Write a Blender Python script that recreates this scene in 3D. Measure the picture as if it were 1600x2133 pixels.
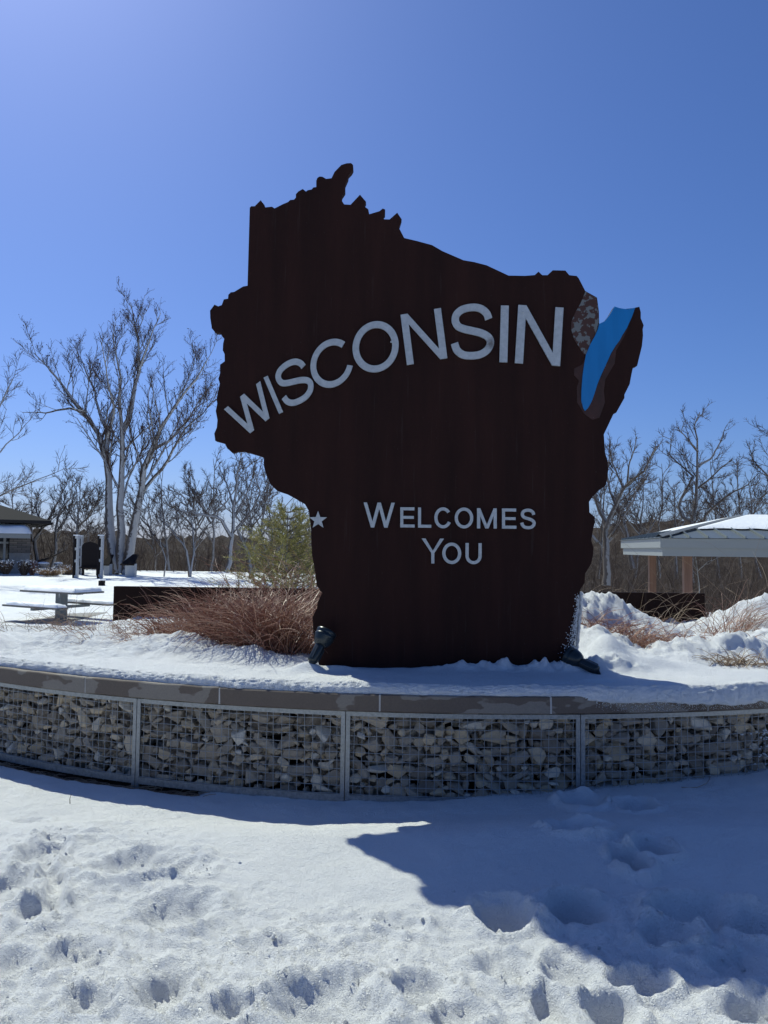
import bpy, bmesh, math, random
import numpy as np
from mathutils import Vector, Matrix, Quaternion

S = bpy.context.scene
for o in list(bpy.data.objects): bpy.data.objects.remove(o)
COL = S.collection
R_ = math.radians

# ------------------------------------------------------------------ camera
FPX, PITCH, ROLL, EYE = 1540.0, R_(2.8), 0.012, 1.55
cam_d = bpy.data.cameras.new('camera'); cam = bpy.data.objects.new('camera', cam_d); COL.objects.link(cam)
cam_d.sensor_fit = 'HORIZONTAL'; cam_d.sensor_width = 36.0; cam_d.lens = 36.0*FPX/1600.0
cam_d.clip_start = 0.05; cam_d.clip_end = 9000
cam.matrix_world = Matrix.Translation((0, 0, EYE)) @ Matrix.Rotation(math.pi/2+PITCH, 4, 'X') @ Matrix.Rotation(ROLL, 4, 'Z')
S.camera = cam
# ------------------------------------------------------------------ sky, sun, exposure
SUN_EL, SUN_AZ = R_(50.5), R_(-34.8)          # the sun stands behind the sign, to its left
w = bpy.data.worlds.new('World'); S.world = w; w.use_nodes = True
nt = w.node_tree; nt.nodes.clear()
sky = nt.nodes.new('ShaderNodeTexSky'); sky.sky_type = 'NISHITA'; sky.sun_disc = False
sky.sun_elevation = SUN_EL; sky.sun_rotation = SUN_AZ
sky.altitude = 300; sky.air_density = 1.0; sky.dust_density = 1.1; sky.ozone_density = 2.0
bg = nt.nodes.new('ShaderNodeBackground'); bg.inputs[1].default_value = 0.066
wo = nt.nodes.new('ShaderNodeOutputWorld')
nt.links.new(sky.outputs[0], bg.inputs[0]); nt.links.new(bg.outputs[0], wo.inputs[0])
sd = bpy.data.lights.new('sun', 'SUN'); sd.energy = 5.0; sd.angle = R_(0.53); sd.color = (1.0, 0.84, 0.42)
so = bpy.data.objects.new('sun', sd); COL.objects.link(so)
SUNV = Vector((math.sin(SUN_AZ)*math.cos(SUN_EL), math.cos(SUN_AZ)*math.cos(SUN_EL), math.sin(SUN_EL)))
so.rotation_euler = (-SUNV).to_track_quat('-Z', 'Y').to_euler(); so.location = (-20, 20, 40)
S.view_settings.view_transform = 'Standard'; S.view_settings.look = 'None'
S.view_settings.exposure = 0.0; S.view_settings.gamma = 1.0
S.view_settings.use_white_balance = True          # camera white balance: neutral for the sun, so shade goes blue
S.view_settings.white_balance_temperature = 4600; S.view_settings.white_balance_tint = 21

# ------------------------------------------------------------------ pixel -> place helpers (photo is 1600 x 2133)
def ray(px, py):
    x = (px-800)/FPX; y = -(py-1066.5)/FPX
    c, s = math.cos(ROLL), math.sin(ROLL); x, y = c*x-s*y, s*x+c*y
    cp, sp = math.cos(PITCH), math.sin(PITCH)
    return np.array([x, cp-sp*y, sp+cp*y])
def PY(px, py, y):
    d = ray(px, py); return d*(y/d[1])+np.array([0, 0, EYE])
def PG(px, py, z=0.0):
    d = ray(px, py); return d*((z-EYE)/d[2])+np.array([0, 0, EYE])

# ------------------------------------------------------------------ noise
def _h(ix, iy, seed):
    n = (ix.astype(np.int64)*374761393 + iy.astype(np.int64)*668265263 + seed*974634777) & 0x7fffffff
    n = ((n ^ (n >> 13))*1274126177) & 0x7fffffff
    n = n ^ (n >> 16)
    return (n & 0xffff)/65535.0
def vn(x, y, seed=0):
    x = np.asarray(x, float); y = np.asarray(y, float)
    ix = np.floor(x); iy = np.floor(y); fx = x-ix; fy = y-iy
    u = fx*fx*fx*(fx*(fx*6-15)+10); v = fy*fy*fy*(fy*(fy*6-15)+10)
    a = _h(ix, iy, seed); b = _h(ix+1, iy, seed); c = _h(ix, iy+1, seed); d = _h(ix+1, iy+1, seed)
    return (a+(b-a)*u+(c-a)*v+(a-b-c+d)*u*v)*2-1
def fbm(x, y, f, o=4, seed=0, g=0.5):
    t = 0; a = 1.0
    for i in range(o):
        c, s = math.cos(i*1.1+.3), math.sin(i*1.1+.3)
        t = t+a*vn((c*x-s*y)*f+i*7.3, (s*x+c*y)*f-i*3.1, seed+i); f *= 2.03; a *= g
    return t
def sst(a, b, x):
    t = np.clip((x-a)/(b-a), 0, 1); return t*t*(3-2*t)

# ------------------------------------------------------------------ mesh helpers
def mesh(name, V, F, smooth=False):
    V = np.asarray(V, dtype=np.float32).reshape(-1, 3)
    m = bpy.data.meshes.new(name)
    if isinstance(F, np.ndarray): Fs = [F]
    else: Fs = [np.asarray(F[k]) for k in range(len(F))] if (len(F) and isinstance(F[0], np.ndarray)) else None
    if Fs is None:
        m.from_pydata(V.tolist(), [], [tuple(f) for f in F])
    else:
        m.vertices.add(len(V)); m.vertices.foreach_set('co', V.ravel())
        loops = np.concatenate([f.ravel() for f in Fs]).astype(np.int32)
        tot = np.concatenate([np.full(len(f), f.shape[1]) for f in Fs]).astype(np.int32)
        st = np.concatenate([[0], np.cumsum(tot)[:-1]]).astype(np.int32)
        m.loops.add(len(loops)); m.loops.foreach_set('vertex_index', loops)
        m.polygons.add(len(tot)); m.polygons.foreach_set('loop_start', st)
        m.update(calc_edges=True)
    if smooth: m.polygons.foreach_set('use_smooth', np.ones(len(m.polygons), dtype=bool))
    m.update(); return m
def obj(name, m, mat=None, parent=None, label=None, cat=None, group=None, kind=None):
    o = bpy.data.objects.new(name, m); COL.objects.link(o)
    if mat is not None and m is not None:
        if len(m.materials) == 0: m.materials.append(mat)
    if parent: o.parent = parent
    if label: o['label'] = label
    if cat: o['category'] = cat
    if group: o['group'] = group
    if kind: o['kind'] = kind
    return o
def empty(name, loc, label, cat, group=None, rz=0):
    o = bpy.data.objects.new(name, None); COL.objects.link(o); o.location = loc; o.rotation_euler = (0, 0, rz)
    o.empty_display_size = .1
    o['label'] = label; o['category'] = cat
    if group: o['group'] = group
    return o
class MB:
    def __init__(s): s.V = []; s.F = []
    def add(s, V, F):
        b = len(s.V); s.V += [tuple(v) for v in V]; s.F += [tuple(i+b for i in f) for f in F]; return s
    def box(s, c, h, M=None):
        V = [Vector((sx*h[0], sy*h[1], sz*h[2])) for sx in(-1, 1) for sy in(-1, 1) for sz in(-1, 1)]
        if M is not None: V = [M @ v for v in V]
        V = [v+Vector(c) for v in V]
        return s.add(V, [(0,1,3,2),(4,6,7,5),(0,4,5,1),(2,3,7,6),(0,2,6,4),(1,5,7,3)])
    def span(s, a, b): return s.box([(a[i]+b[i])/2 for i in range(3)], [abs(b[i]-a[i])/2 for i in range(3)])
    def lathe(s, prof, n=20, M=None):
        M = M or Matrix(); V = []; F = []
        for r, z in prof:
            for k in range(n): V.append(M @ Vector((r*math.cos(k*2*math.pi/n), r*math.sin(k*2*math.pi/n), z)))
        for i in range(len(prof)-1):
            for k in range(n): F.append((i*n+k, i*n+(k+1) % n, (i+1)*n+(k+1) % n, (i+1)*n+k))
        F.append(tuple(range(n))[::-1]); F.append(tuple((len(prof)-1)*n+k for k in range(n)))
        return s.add(V, F)
    def m(s, name, smooth=False): return mesh(name, s.V, s.F, smooth)
    def build(s, name, mat, parent=None, smooth=False, bevel=0, **k):
        o = obj(name, s.m(name, smooth), mat, parent, **k)
        if bevel:
            b = o.modifiers.new('bevel', 'BEVEL'); b.width = bevel; b.segments = 2; b.limit_method = 'ANGLE'
        return o
def grid_faces(nu, nv):
    i = np.arange((nu-1)*(nv-1)); r = i//(nv-1); c = i % (nv-1); a = r*nv+c
    return np.stack([a, a+1, a+nv+1, a+nv], 1)
def tubes(P, Rr, sides):
    """P [B,n,3], Rr [B,n] -> verts, quads"""
    B, n, _ = P.shape
    T = np.gradient(P, axis=1); T /= np.linalg.norm(T, axis=2, keepdims=True)+1e-9
    mean = T.mean(1); ref = np.where(np.abs(mean[:, 2:3]) > .8, np.array([[1., .2, 0]]), np.array([[0, .1, 1.]]))
    ref = np.repeat(ref[:, None, :], n, 1)
    U = np.cross(T, ref); U /= np.linalg.norm(U, axis=2, keepdims=True)+1e-9
    W = np.cross(T, U)
    a = np.arange(sides)*2*math.pi/sides
    V = P[:, :, None, :]+Rr[:, :, None, None]*(np.cos(a)[None, None, :, None]*U[:, :, None, :]+np.sin(a)[None, None, :, None]*W[:, :, None, :])
    b = (np.arange(B)*n*sides)[:, None, None]; i = (np.arange(n-1)*sides)[None, :, None]; k = np.arange(sides)[None, None, :]
    k2 = (k+1) % sides
    F = np.stack([b+i+k, b+i+k2, b+i+sides+k2, b+i+sides+k], 3).reshape(-1, 4)
    return V.reshape(-1, 3), F
class TB:
    def __init__(s): s.V = []; s.F4 = []; s.F3 = []; s.n = 0
    def tubes(s, P, Rr, sides):
        V, F = tubes(np.asarray(P, float), np.asarray(Rr, float), sides); s.V.append(V); s.F4.append(F+s.n); s.n += len(V)
    def tris(s, V):
        V = V.reshape(-1, 3); s.V.append(V); s.F3.append(np.arange(len(V)).reshape(-1, 3)+s.n); s.n += len(V)
    def m(s, name, smooth=True):
        Fs = []
        if s.F4: Fs.append(np.concatenate(s.F4))
        if s.F3: Fs.append(np.concatenate(s.F3))
        return mesh(name, np.concatenate(s.V), Fs, smooth)

# ------------------------------------------------------------------ materials
def mat(name, base=(.5, .5, .5), rough=.7, metal=0.0, spec=.5):
    m = bpy.data.materials.new(name); m.use_nodes = True; t = m.node_tree
    p = t.nodes['Principled BSDF']; p.inputs['Base Color'].default_value = (*base, 1)
    p.inputs['Roughness'].default_value = rough; p.inputs['Metallic'].default_value = metal
    p.inputs['Specular IOR Level'].default_value = spec
    return m, t, p
def node(t, typ, **k):
    n = t.nodes.new(typ)
    for a, v in k.items(): setattr(n, a, v)
    return n
def noise(t, scale, detail=4, rough=.55, vec=None, obj_coords=False, mscale=None):
    n = node(t, 'ShaderNodeTexNoise'); n.inputs['Scale'].default_value = scale; n.inputs['Detail'].default_value = detail
    n.inputs['Roughness'].default_value = rough
    g = node(t, 'ShaderNodeNewGeometry'); src = g.outputs['Position']
    if obj_coords: src = node(t, 'ShaderNodeTexCoord').outputs['Object']
    if mscale:
        mp = node(t, 'ShaderNodeMapping'); mp.inputs['Scale'].default_value = mscale; t.links.new(src, mp.inputs['Vector']); src = mp.outputs[0]
    t.links.new(src, n.inputs['Vector']); return n
def ramp(t, fac, stops):
    r = node(t, 'ShaderNodeValToRGB'); e = r.color_ramp.elements
    while len(e) < len(stops): e.new(.5)
    for i, (p, c) in enumerate(stops): e[i].position = p; e[i].color = (*c, 1) if len(c) == 3 else c
    t.links.new(fac, r.inputs[0]); return r
def bump(t, p, h, strength, dist=.01, prev=None):
    b = node(t, 'ShaderNodeBump'); b.inputs['Strength'].default_value = strength; b.inputs['Distance'].default_value = dist
    t.links.new(h, b.inputs['Height'])
    if prev: t.links.new(prev.outputs[0], b.inputs['Normal'])
    t.links.new(b.outputs[0], p.inputs['Normal']); return b
def mixc(t, fac, a, b):
    n = node(t, 'ShaderNodeMix', data_type='RGBA')
    for s, v in((0, fac), (6, a), (7, b)):
        if hasattr(v, 'links'): t.links.new(v, n.inputs[s])
        elif s == 0: n.inputs[0].default_value = v
        else: n.inputs[s].default_value = (*v, 1)
    return n.outputs[2]

def snow_material(name, grain=1.0):
    m, t, p = mat(name, (.87, .885, .91), .7, 0, .12)
    n1 = noise(t, 170, 3, .75); n2 = noise(t, 60, 4, .65)
    c = ramp(t, noise(t, 2.3, 5).outputs[0], [(.35, (.85, .86, .875)), (.65, (.92, .925, .93))])
    t.links.new(c.outputs[0], p.inputs['Base Color'])
    b1 = bump(t, p, n2.outputs[0], .6*grain, .02); b2 = bump(t, p, n1.outputs[0], 1.0*grain, .012, b1)
    # ice crystals: tiny facets, each with a tilt of its own
    v = node(t, 'ShaderNodeTexVoronoi'); v.inputs['Scale'].default_value = 180
    g = node(t, 'ShaderNodeNewGeometry'); t.links.new(g.outputs['Position'], v.inputs['Vector'])
    s = node(t, 'ShaderNodeVectorMath', operation='SUBTRACT'); s.inputs[1].default_value = (.5, .5, .5); t.links.new(v.outputs['Color'], s.inputs[0])
    s2 = node(t, 'ShaderNodeVectorMath', operation='SCALE'); s2.inputs['Scale'].default_value = 1.1; t.links.new(s.outputs[0], s2.inputs[0])
    s3 = node(t, 'ShaderNodeVectorMath', operation='ADD'); t.links.new(b2.outputs[0], s3.inputs[0]); t.links.new(s2.outputs[0], s3.inputs[1])
    s4 = node(t, 'ShaderNodeVectorMath', operation='NORMALIZE'); t.links.new(s3.outputs[0], s4.inputs[0])
    gl = node(t, 'ShaderNodeBsdfGlossy'); gl.inputs['Roughness'].default_value = .22; t.links.new(s4.outputs[0], gl.inputs['Normal'])
    mx = node(t, 'ShaderNodeMixShader'); mx.inputs[0].default_value = .035
    out = t.nodes['Material Output']
    t.links.new(p.outputs[0], mx.inputs[1]); t.links.new(gl.outputs[0], mx.inputs[2]); t.links.new(mx.outputs[0], out.inputs[0])
    return m
M_SNOW = snow_material('snow')
M_SNOWFAR, t, p = mat('settled_snow', (.87, .885, .91), .6, 0, .3)
bump(t, p, noise(t, 14, 5, .6).outputs[0], .5, .03)

# weathering steel
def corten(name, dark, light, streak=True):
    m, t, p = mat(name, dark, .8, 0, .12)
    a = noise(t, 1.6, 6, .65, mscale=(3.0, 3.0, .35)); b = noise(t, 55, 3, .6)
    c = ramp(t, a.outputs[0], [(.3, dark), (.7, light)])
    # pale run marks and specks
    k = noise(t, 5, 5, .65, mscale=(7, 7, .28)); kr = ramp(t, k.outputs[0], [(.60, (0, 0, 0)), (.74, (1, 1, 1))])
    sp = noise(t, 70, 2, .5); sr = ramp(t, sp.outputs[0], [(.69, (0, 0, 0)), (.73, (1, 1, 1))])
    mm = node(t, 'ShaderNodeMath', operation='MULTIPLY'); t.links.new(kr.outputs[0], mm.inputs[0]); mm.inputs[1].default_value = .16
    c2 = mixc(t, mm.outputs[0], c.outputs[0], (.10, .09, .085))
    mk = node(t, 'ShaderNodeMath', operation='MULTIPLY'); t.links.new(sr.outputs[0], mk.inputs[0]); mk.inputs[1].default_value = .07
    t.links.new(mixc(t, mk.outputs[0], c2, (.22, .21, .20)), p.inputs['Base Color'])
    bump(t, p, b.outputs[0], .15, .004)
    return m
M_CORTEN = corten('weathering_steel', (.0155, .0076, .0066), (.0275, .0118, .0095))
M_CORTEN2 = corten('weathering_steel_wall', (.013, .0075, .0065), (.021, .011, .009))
# rusted sheet with flaking grey paint
M_PEEL, t, p = mat('rusted_peeling_paint', (.08, .03, .02), .8)
a = noise(t, 22, 3, .5); r = ramp(t, a.outputs[0], [(.53, (.045, .019, .015)), (.555, (.125, .13, .133))])
t.links.new(r.outputs[0], p.inputs['Base Color']); bump(t, p, r.outputs[0], .4, .003)
M_RUST, t, p = mat('rusted_sheet', (.08, .03, .02), .8)
a = noise(t, 13, 4, .55); r = ramp(t, a.outputs[0], [(.35, (.026, .011, .009)), (.66, (.044, .016, .013)), (.72, (.14, .14, .14))])
t.links.new(r.outputs[0], p.inputs['Base Color']); bump(t, p, a.outputs[0], .3, .003)
M_BLUE, t, p = mat('blue_enamel', (.020, .150, .52), .35)
t.links.new(ramp(t, noise(t, 3, 4, .6, mscale=(5, 5, .6)).outputs[0], [(.3, (.024, .135, .38)), (.7, (.032, .165, .45))]).outputs[0], p.inputs['Base Color'])
M_LETTER, t, p = mat('brushed_aluminium_letters', (.55, .57, .60), .5, .3)
a = noise(t, 30, 5, .7); t.links.new(ramp(t, a.outputs[0], [(.3, (.34, .355, .37)), (.7, (.46, .475, .49))]).outputs[0], p.inputs['Base Color'])
# one letter carries a rust stain where a fixing has bled
q_ = PY(1023, 716, 5.18); g = node(t, 'ShaderNodeNewGeometry'); vm = node(t, 'ShaderNodeVectorMath', operation='DISTANCE'); vm.inputs[1].default_value = tuple(q_); t.links.new(g.outputs['Position'], vm.inputs[0])
nn = noise(t, 60, 3); ma = node(t, 'ShaderNodeMath', operation='MULTIPLY_ADD'); t.links.new(nn.outputs[0], ma.inputs[0]); ma.inputs[1].default_value = .05; t.links.new(vm.outputs['Value'], ma.inputs[2])
rs = ramp(t, ma.outputs[0], [(.035, (.75, .75, .75)), (.085, (0, 0, 0))]); old = p.inputs['Base Color'].links[0].from_socket
t.links.new(mixc(t, rs.outputs[0], old, (.07, .06, .05)), p.inputs['Base Color'])
# galvanised steel
M_GALV, t, p = mat('galvanised_steel', (.38, .40, .42), .45, .7)
a = noise(t, 45, 5, .7); t.links.new(ramp(t, a.outputs[0], [(.3, (.18, .19, .20)), (.7, (.36, .37, .38))]).outputs[0], p.inputs['Base Color'])
t.links.new(ramp(t, a.outputs[0], [(.3, (.35, .35, .35)), (.7, (.6, .6, .6))]).outputs[0], p.inputs['Roughness'])
M_WIRE, t, p = mat('galvanised_wire', (.31, .32, .33), .5, .3)
# rubble stone
M_STONE, t, p = mat('limestone_rubble', (.3, .28, .25), .85, 0, .25)
oi = node(t, 'ShaderNodeObjectInfo'); ge = node(t, 'ShaderNodeNewGeometry')
ad = node(t, 'ShaderNodeMath', operation='ADD'); t.links.new(oi.outputs['Random'], ad.inputs[0]); t.links.new(ge.outputs['Random Per Island'], ad.inputs[1])
fr = node(t, 'ShaderNodeMath', operation='FRACT'); t.links.new(ad.outputs[0], fr.inputs[0])
r = ramp(t, fr.outputs[0], [(0, (.17, .145, .115)), (.2, (.34, .29, .22)), (.42, (.48, .41, .31)), (.62, (.28, .25, .205)), (.8, (.58, .47, .30)), (1, (.72, .67, .57))])
n1 = noise(t, 26, 5, .65); n2 = noise(t, 110, 4, .7)
c = mixc(t, ramp(t, n1.outputs[0], [(.5, (0, 0, 0)), (.9, (.8, .8, .8))]).outputs[0], r.outputs[0], (.42, .36, .27))
mu = node(t, 'ShaderNodeMix', data_type='RGBA', blend_type='MULTIPLY'); mu.inputs[0].default_value = .55
t.links.new(c, mu.inputs[6]); t.links.new(ramp(t, n2.outputs[0], [(.3, (.62, .62, .62)), (.7, (1, 1, 1))]).outputs[0], mu.inputs[7])
t.links.new(mu.outputs[2], p.inputs['Base Color'])
b1 = bump(t, p, n1.outputs[0], .5, .02); bump(t, p, n2.outputs[0], .5, .006, b1)
# cap stones: dry pale patches on damp brown concrete
M_CAP, t, p = mat('damp_concrete', (.15, .13, .11), .7)
a = noise(t, 2.6, 3, .5, mscale=(1, 1, 2.2)); f = noise(t, 90, 4, .6)
dry = ramp(t, a.outputs[0], [(.505, (0, 0, 0)), (.52, (1, 1, 1))])
cc = mixc(t, dry.outputs[0], (.115, .090, .070), (.21, .185, .155))
mu = node(t, 'ShaderNodeMix', data_type='RGBA', blend_type='MULTIPLY'); mu.inputs[0].default_value = .5
t.links.new(cc, mu.inputs[6]); t.links.new(ramp(t, f.outputs[0], [(.3, (.7, .7, .7)), (.7, (1.1, 1.1, 1.1))]).outputs[0], mu.inputs[7])
t.links.new(mu.outputs[2], p.inputs['Base Color']); bump(t, p, f.outputs[0], .25, .003)
M_MORTAR, t, p = mat('mortar', (.46, .44, .42), .9)
M_SOIL, t, p = mat('leaf_litter_soil', (.035, .026, .02), .95)
t.links.new(ramp(t, noise(t, 30, 5, .7).outputs[0], [(.3, (.018, .013, .010)), (.7, (.06, .04, .028))]).outputs[0], p.inputs['Base Color'])
bump(t, p, noise(t, 60, 4, .7).outputs[0], .8, .02)
M_LAMP, t, p = mat('bronze_green_lamp', (.016, .022, .026), .3, .2)
M_LENS, t, p = mat('lamp_lens', (.05, .06, .07), .05, 0, .8)
def grass_mat(name, c1, c2, c3):
    m, t, p = mat(name, c1, .4, 0, .6); g = node(t, 'ShaderNodeNewGeometry')
    r = ramp(t, g.outputs['Random Per Island'], [(0, c1), (.5, c2), (1, c3)]); t.links.new(r.outputs[0], p.inputs['Base Color'])
    p.inputs['Transmission Weight'].default_value = 0; return m
M_GR_COPPER = grass_mat('copper_grass', (.14, .056, .031), (.28, .122, .068), (.54, .34, .22))
M_GR_TAN = grass_mat('tan_grass', (.16, .10, .055), (.28, .19, .11), (.40, .30, .18))
def bark(name, base, light, snow):
    m, t, p = mat(name, base, .9, 0, .15)
    n1 = noise(t, 5.0, 6, .7, mscale=(1, 1, .3)); n2 = noise(t, 4.5, 5, .7)
    c = ramp(t, n1.outputs[0], [(.3, base), (.7, light)])
    if snow > 0:      # wet snow that the wind has stuck to one side of the trunks
        g = node(t, 'ShaderNodeNewGeometry'); d = node(t, 'ShaderNodeVectorMath', operation='DOT_PRODUCT')
        d.inputs[1].default_value = Vector((.75, -.62, .2)).normalized(); t.links.new(g.outputs['Normal'], d.inputs[0])
        ad = node(t, 'ShaderNodeMath', operation='MULTIPLY_ADD'); t.links.new(n2.outputs[0], ad.inputs[0]); ad.inputs[1].default_value = 1.6; 
        sub = node(t, 'ShaderNodeMath', operation='ADD'); t.links.new(d.outputs['Value'], sub.inputs[0]); sub.inputs[1].default_value = -.8
        t.links.new(sub.outputs[0], ad.inputs[2])
        rr = ramp(t, ad.outputs[0], [(.42, (0, 0, 0)), (.62, (1, 1, 1))])
        mm = node(t, 'ShaderNodeMath', operation='MULTIPLY'); t.links.new(rr.outputs[0], mm.inputs[0]); mm.inputs[1].default_value = snow
        t.links.new(mixc(t, mm.outputs[0], c.outputs[0], (.78, .80, .84)), p.inputs['Base Color'])
    else: t.links.new(c.outputs[0], p.inputs['Base Color'])
    bump(t, p, n1.outputs[0], .6, .05); return m
M_BARK = bark('bark_with_stuck_snow', (.026, .021, .018), (.17, .148, .132), .42)
M_BARKD = bark('dark_bark', (.065, .054, .047), (.15, .13, .115), .25)
M_TWIG, t, p = mat('twigs', (.075, .055, .045), .85, 0, .2)
M_BUD, t, p = mat('buds', (.07, .03, .025), .8, 0, .2)
M_BRUSH, t, p = mat('brushwood', (.085, .06, .045), .9, 0, .15)
g = node(t, 'ShaderNodeNewGeometry'); t.links.new(ramp(t, g.outputs['Random Per Island'], [(0, (.045, .034, .028)), (.6, (.10, .074, .056)), (1, (.17, .14, .12))]).outputs[0], p.inputs['Base Color'])
M_NEEDLE, t, p = mat('pine_needles', (.10, .13, .035), .6, 0, .3)
g = node(t, 'ShaderNodeNewGeometry'); t.links.new(ramp(t, g.outputs['Random Per Island'], [(0, (.16, .17, .04)), (.6, (.33, .30, .08)), (1, (.46, .38, .14))]).outputs[0], p.inputs['Base Color'])
M_HILL, t, p = mat('bare_woods', (.07, .055, .045), .95, 0, .1)
a = noise(t, .25, 8, .75, mscale=(1, 1, 2)); t.links.new(ramp(t, a.outputs[0], [(.3, (.035, .027, .023)), (.55, (.075, .06, .05)), (.75, (.16, .145, .135))]).outputs[0], p.inputs['Base Color'])
bump(t, p, a.outputs[0], 1.0, 2.0)

# ------------------------------------------------------------------ ground: one snow sheet from the feet to the valley
CX, CYc, RW = 0.5686, 11.4388, 6.90          # the round planter: centre and wall radius
def axis(parts):
    out = [parts[0][0]]
    for a, b, st in parts:
        n = max(1, int(round((b-a)/st))); out += list(a+(b-a)*(np.arange(1, n+1)/n))
    return np.array(out)
gx = axis([(-600, -120, 40), (-120, -40, 4), (-40, -10, .8), (-10, -3.2, .12), (-3.2, 3.2, .0135), (3.2, 10, .12), (10, 40, .8), (40, 120, 4), (120, 600, 40)])
gy = axis([(-60, -5, 5), (-5, 1.2, .3), (1.2, 5.6, .0125), (5.6, 12, .1), (12, 50, .5), (50, 120, 2.5), (120, 700, 30)])
X, Yg = np.meshgrid(gx, gy, indexing='ij')
def far_ground(x, y):
    z = -.08*sst(8, 16, y)
    z = z-1.0*sst(3.5, 8, x)*sst(10, 18, y)
    z = z-7.0*sst(46, 85, y)-1.6*sst(2, 14, x)*sst(22, 45, y)
    return z
Z = far_ground(X, Yg)
near = sst(9, 6, Yg)*sst(14, 8, np.abs(X))
Z = Z+near*(fbm(X, Yg, .7, 3, 3)*.012+fbm(X, Yg, 3.1, 3, 9)*.005)+fbm(X, Yg, .13, 3, 5)*.05*sst(7, 14, Yg)
rr = np.hypot(X-CX, Yg-CYc); dw = rr-RW            # distance in front of the wall
FGZ = .10                                            # trodden snow lies deeper away from the wall
Z = Z+near*FGZ*sst(4.3, 3.75, Yg)
drift = np.clip(.012+.052*np.clip(X+.35, 0, 3.4), 0, .17)*np.exp(-np.clip(dw, 0, 9)**2/1.1)
Z = Z+near*drift
fine = (np.abs(X) < 3.3) & (Yg > 1.1) & (Yg < 5.7)
fx, fy = X[fine], Yg[fine]; fz = np.zeros_like(fx)
wx = fx+.035*fbm(fx, fy, 8, 3, 21)+.014*fbm(fx, fy, 28, 2, 25); wy = fy+.035*fbm(fx, fy, 8, 3, 31)+.014*fbm(fx, fy, 28, 2, 35)
wpx = fx+.015*fbm(fx, fy, 7, 2, 61)+.0035*fbm(fx, fy, 26, 3, 65); wpy = fy+.018*fbm(fx, fy, 7, 2, 71)+.0045*fbm(fx, fy, 26, 3, 75)
# trodden ground: rough crust in front, smoother snow by the wall
tro = sst(3.35, 2.75, fy+.25*fbm(fx, fy, 1.5, 3, 41)+.18*np.clip(fx, -2, 0)+.05*fx)
tro = np.maximum(tro, .8*sst(-.55, -1.0, fx+.25*fbm(fx, fy, 2.0, 3, 43))*sst(4.35, 3.95, fy-.12*fx+.15*fbm(fx, fy, 2.2, 3, 44)))
ridge = 1-np.abs(fbm(wx, wy, 7.0, 4, 51))
fz += tro*(.012*fbm(wx, wy, 4.2, 4, 53)+.009*(ridge-.7)+.0070*fbm(wx, wy, 27, 4, 55, .68))
fz += (1-tro)*(.0030*fbm(fx, fy, 16, 3, 57)+.0014*fbm(fx, fy, 48, 2, 58))
fz += .0030*tro*fbm(fx, fy, 70, 2, 59)
chn = sst(2.95, 2.55, fy+.3*np.clip(fx, -1, 2)+.2*fbm(fx, fy, 2, 3, 47)); fz += chn*(.013*np.abs(fbm(wx, wy, 11, 4, 48, .6))-.004)
# prints: (px, py, half-width px, half-depth px, turn, depth m, rim m)
prints = [(93,1775,34,24,.2,.075,.020),(300,1800,70,20,.15,.060,.030),(395,1806,38,14,-.2,.05,.02),(372,1888,58,24,.1,.075,.022),(85,1893,32,20,.2,.06,.02),
 (12,1850,38,30,0,.06,.02),(110,1832,16,50,.5,.05,.015),(165,1985,48,24,-.1,.05,.02),(338,2052,42,38,.1,.10,.02),(690,2085,86,40,-.35,.075,.03),(20,2010,34,24,0,.05,.02),
 (1215,1690,36,13,0,.045,.02),(1328,1704,34,12,-.2,.05,.02),(1200,1746,52,13,-.1,.04,.022),(1362,1790,38,18,-.2,.065,.022),(1312,1812,32,22,.1,.085,.02),
 (1190,1895,66,26,.1,.095,.026),(1045,1908,58,24,-.1,.07,.03),(1455,1903,78,28,0,.07,.035),(1580,1935,52,30,.2,.08,.03),(1395,1945,50,20,.2,.04,.03),
 (1190,2020,40,24,.3,.06,.02),(1145,2088,26,26,0,.075,.02),(1275,2098,40,24,.1,.09,.02),(1330,2040,46,18,.2,.05,.025),(1570,2105,50,24,0,.08,.02),(880,2060,50,24,.3,.05,.02),(1050,2010,40,22,-.3,.045,.02),
 (560,1960,50,14,0,.025,.012),(700,1915,60,10,-.15,.022,.012),(830,1925,40,10,-.2,.022,.012),(60,1712,26,9,0,.025,.01),(130,1738,34,9,.1,.03,.012),(240,1725,30,8,-.1,.02,.01),(1530,2010,40,22,0,.05,.02),
 (480,2090,36,20,.4,.05,.02),(200,2080,44,22,-.2,.05,.02),(950,2110,44,22,.2,.06,.02)]
dirt = np.zeros_like(fx)
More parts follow.
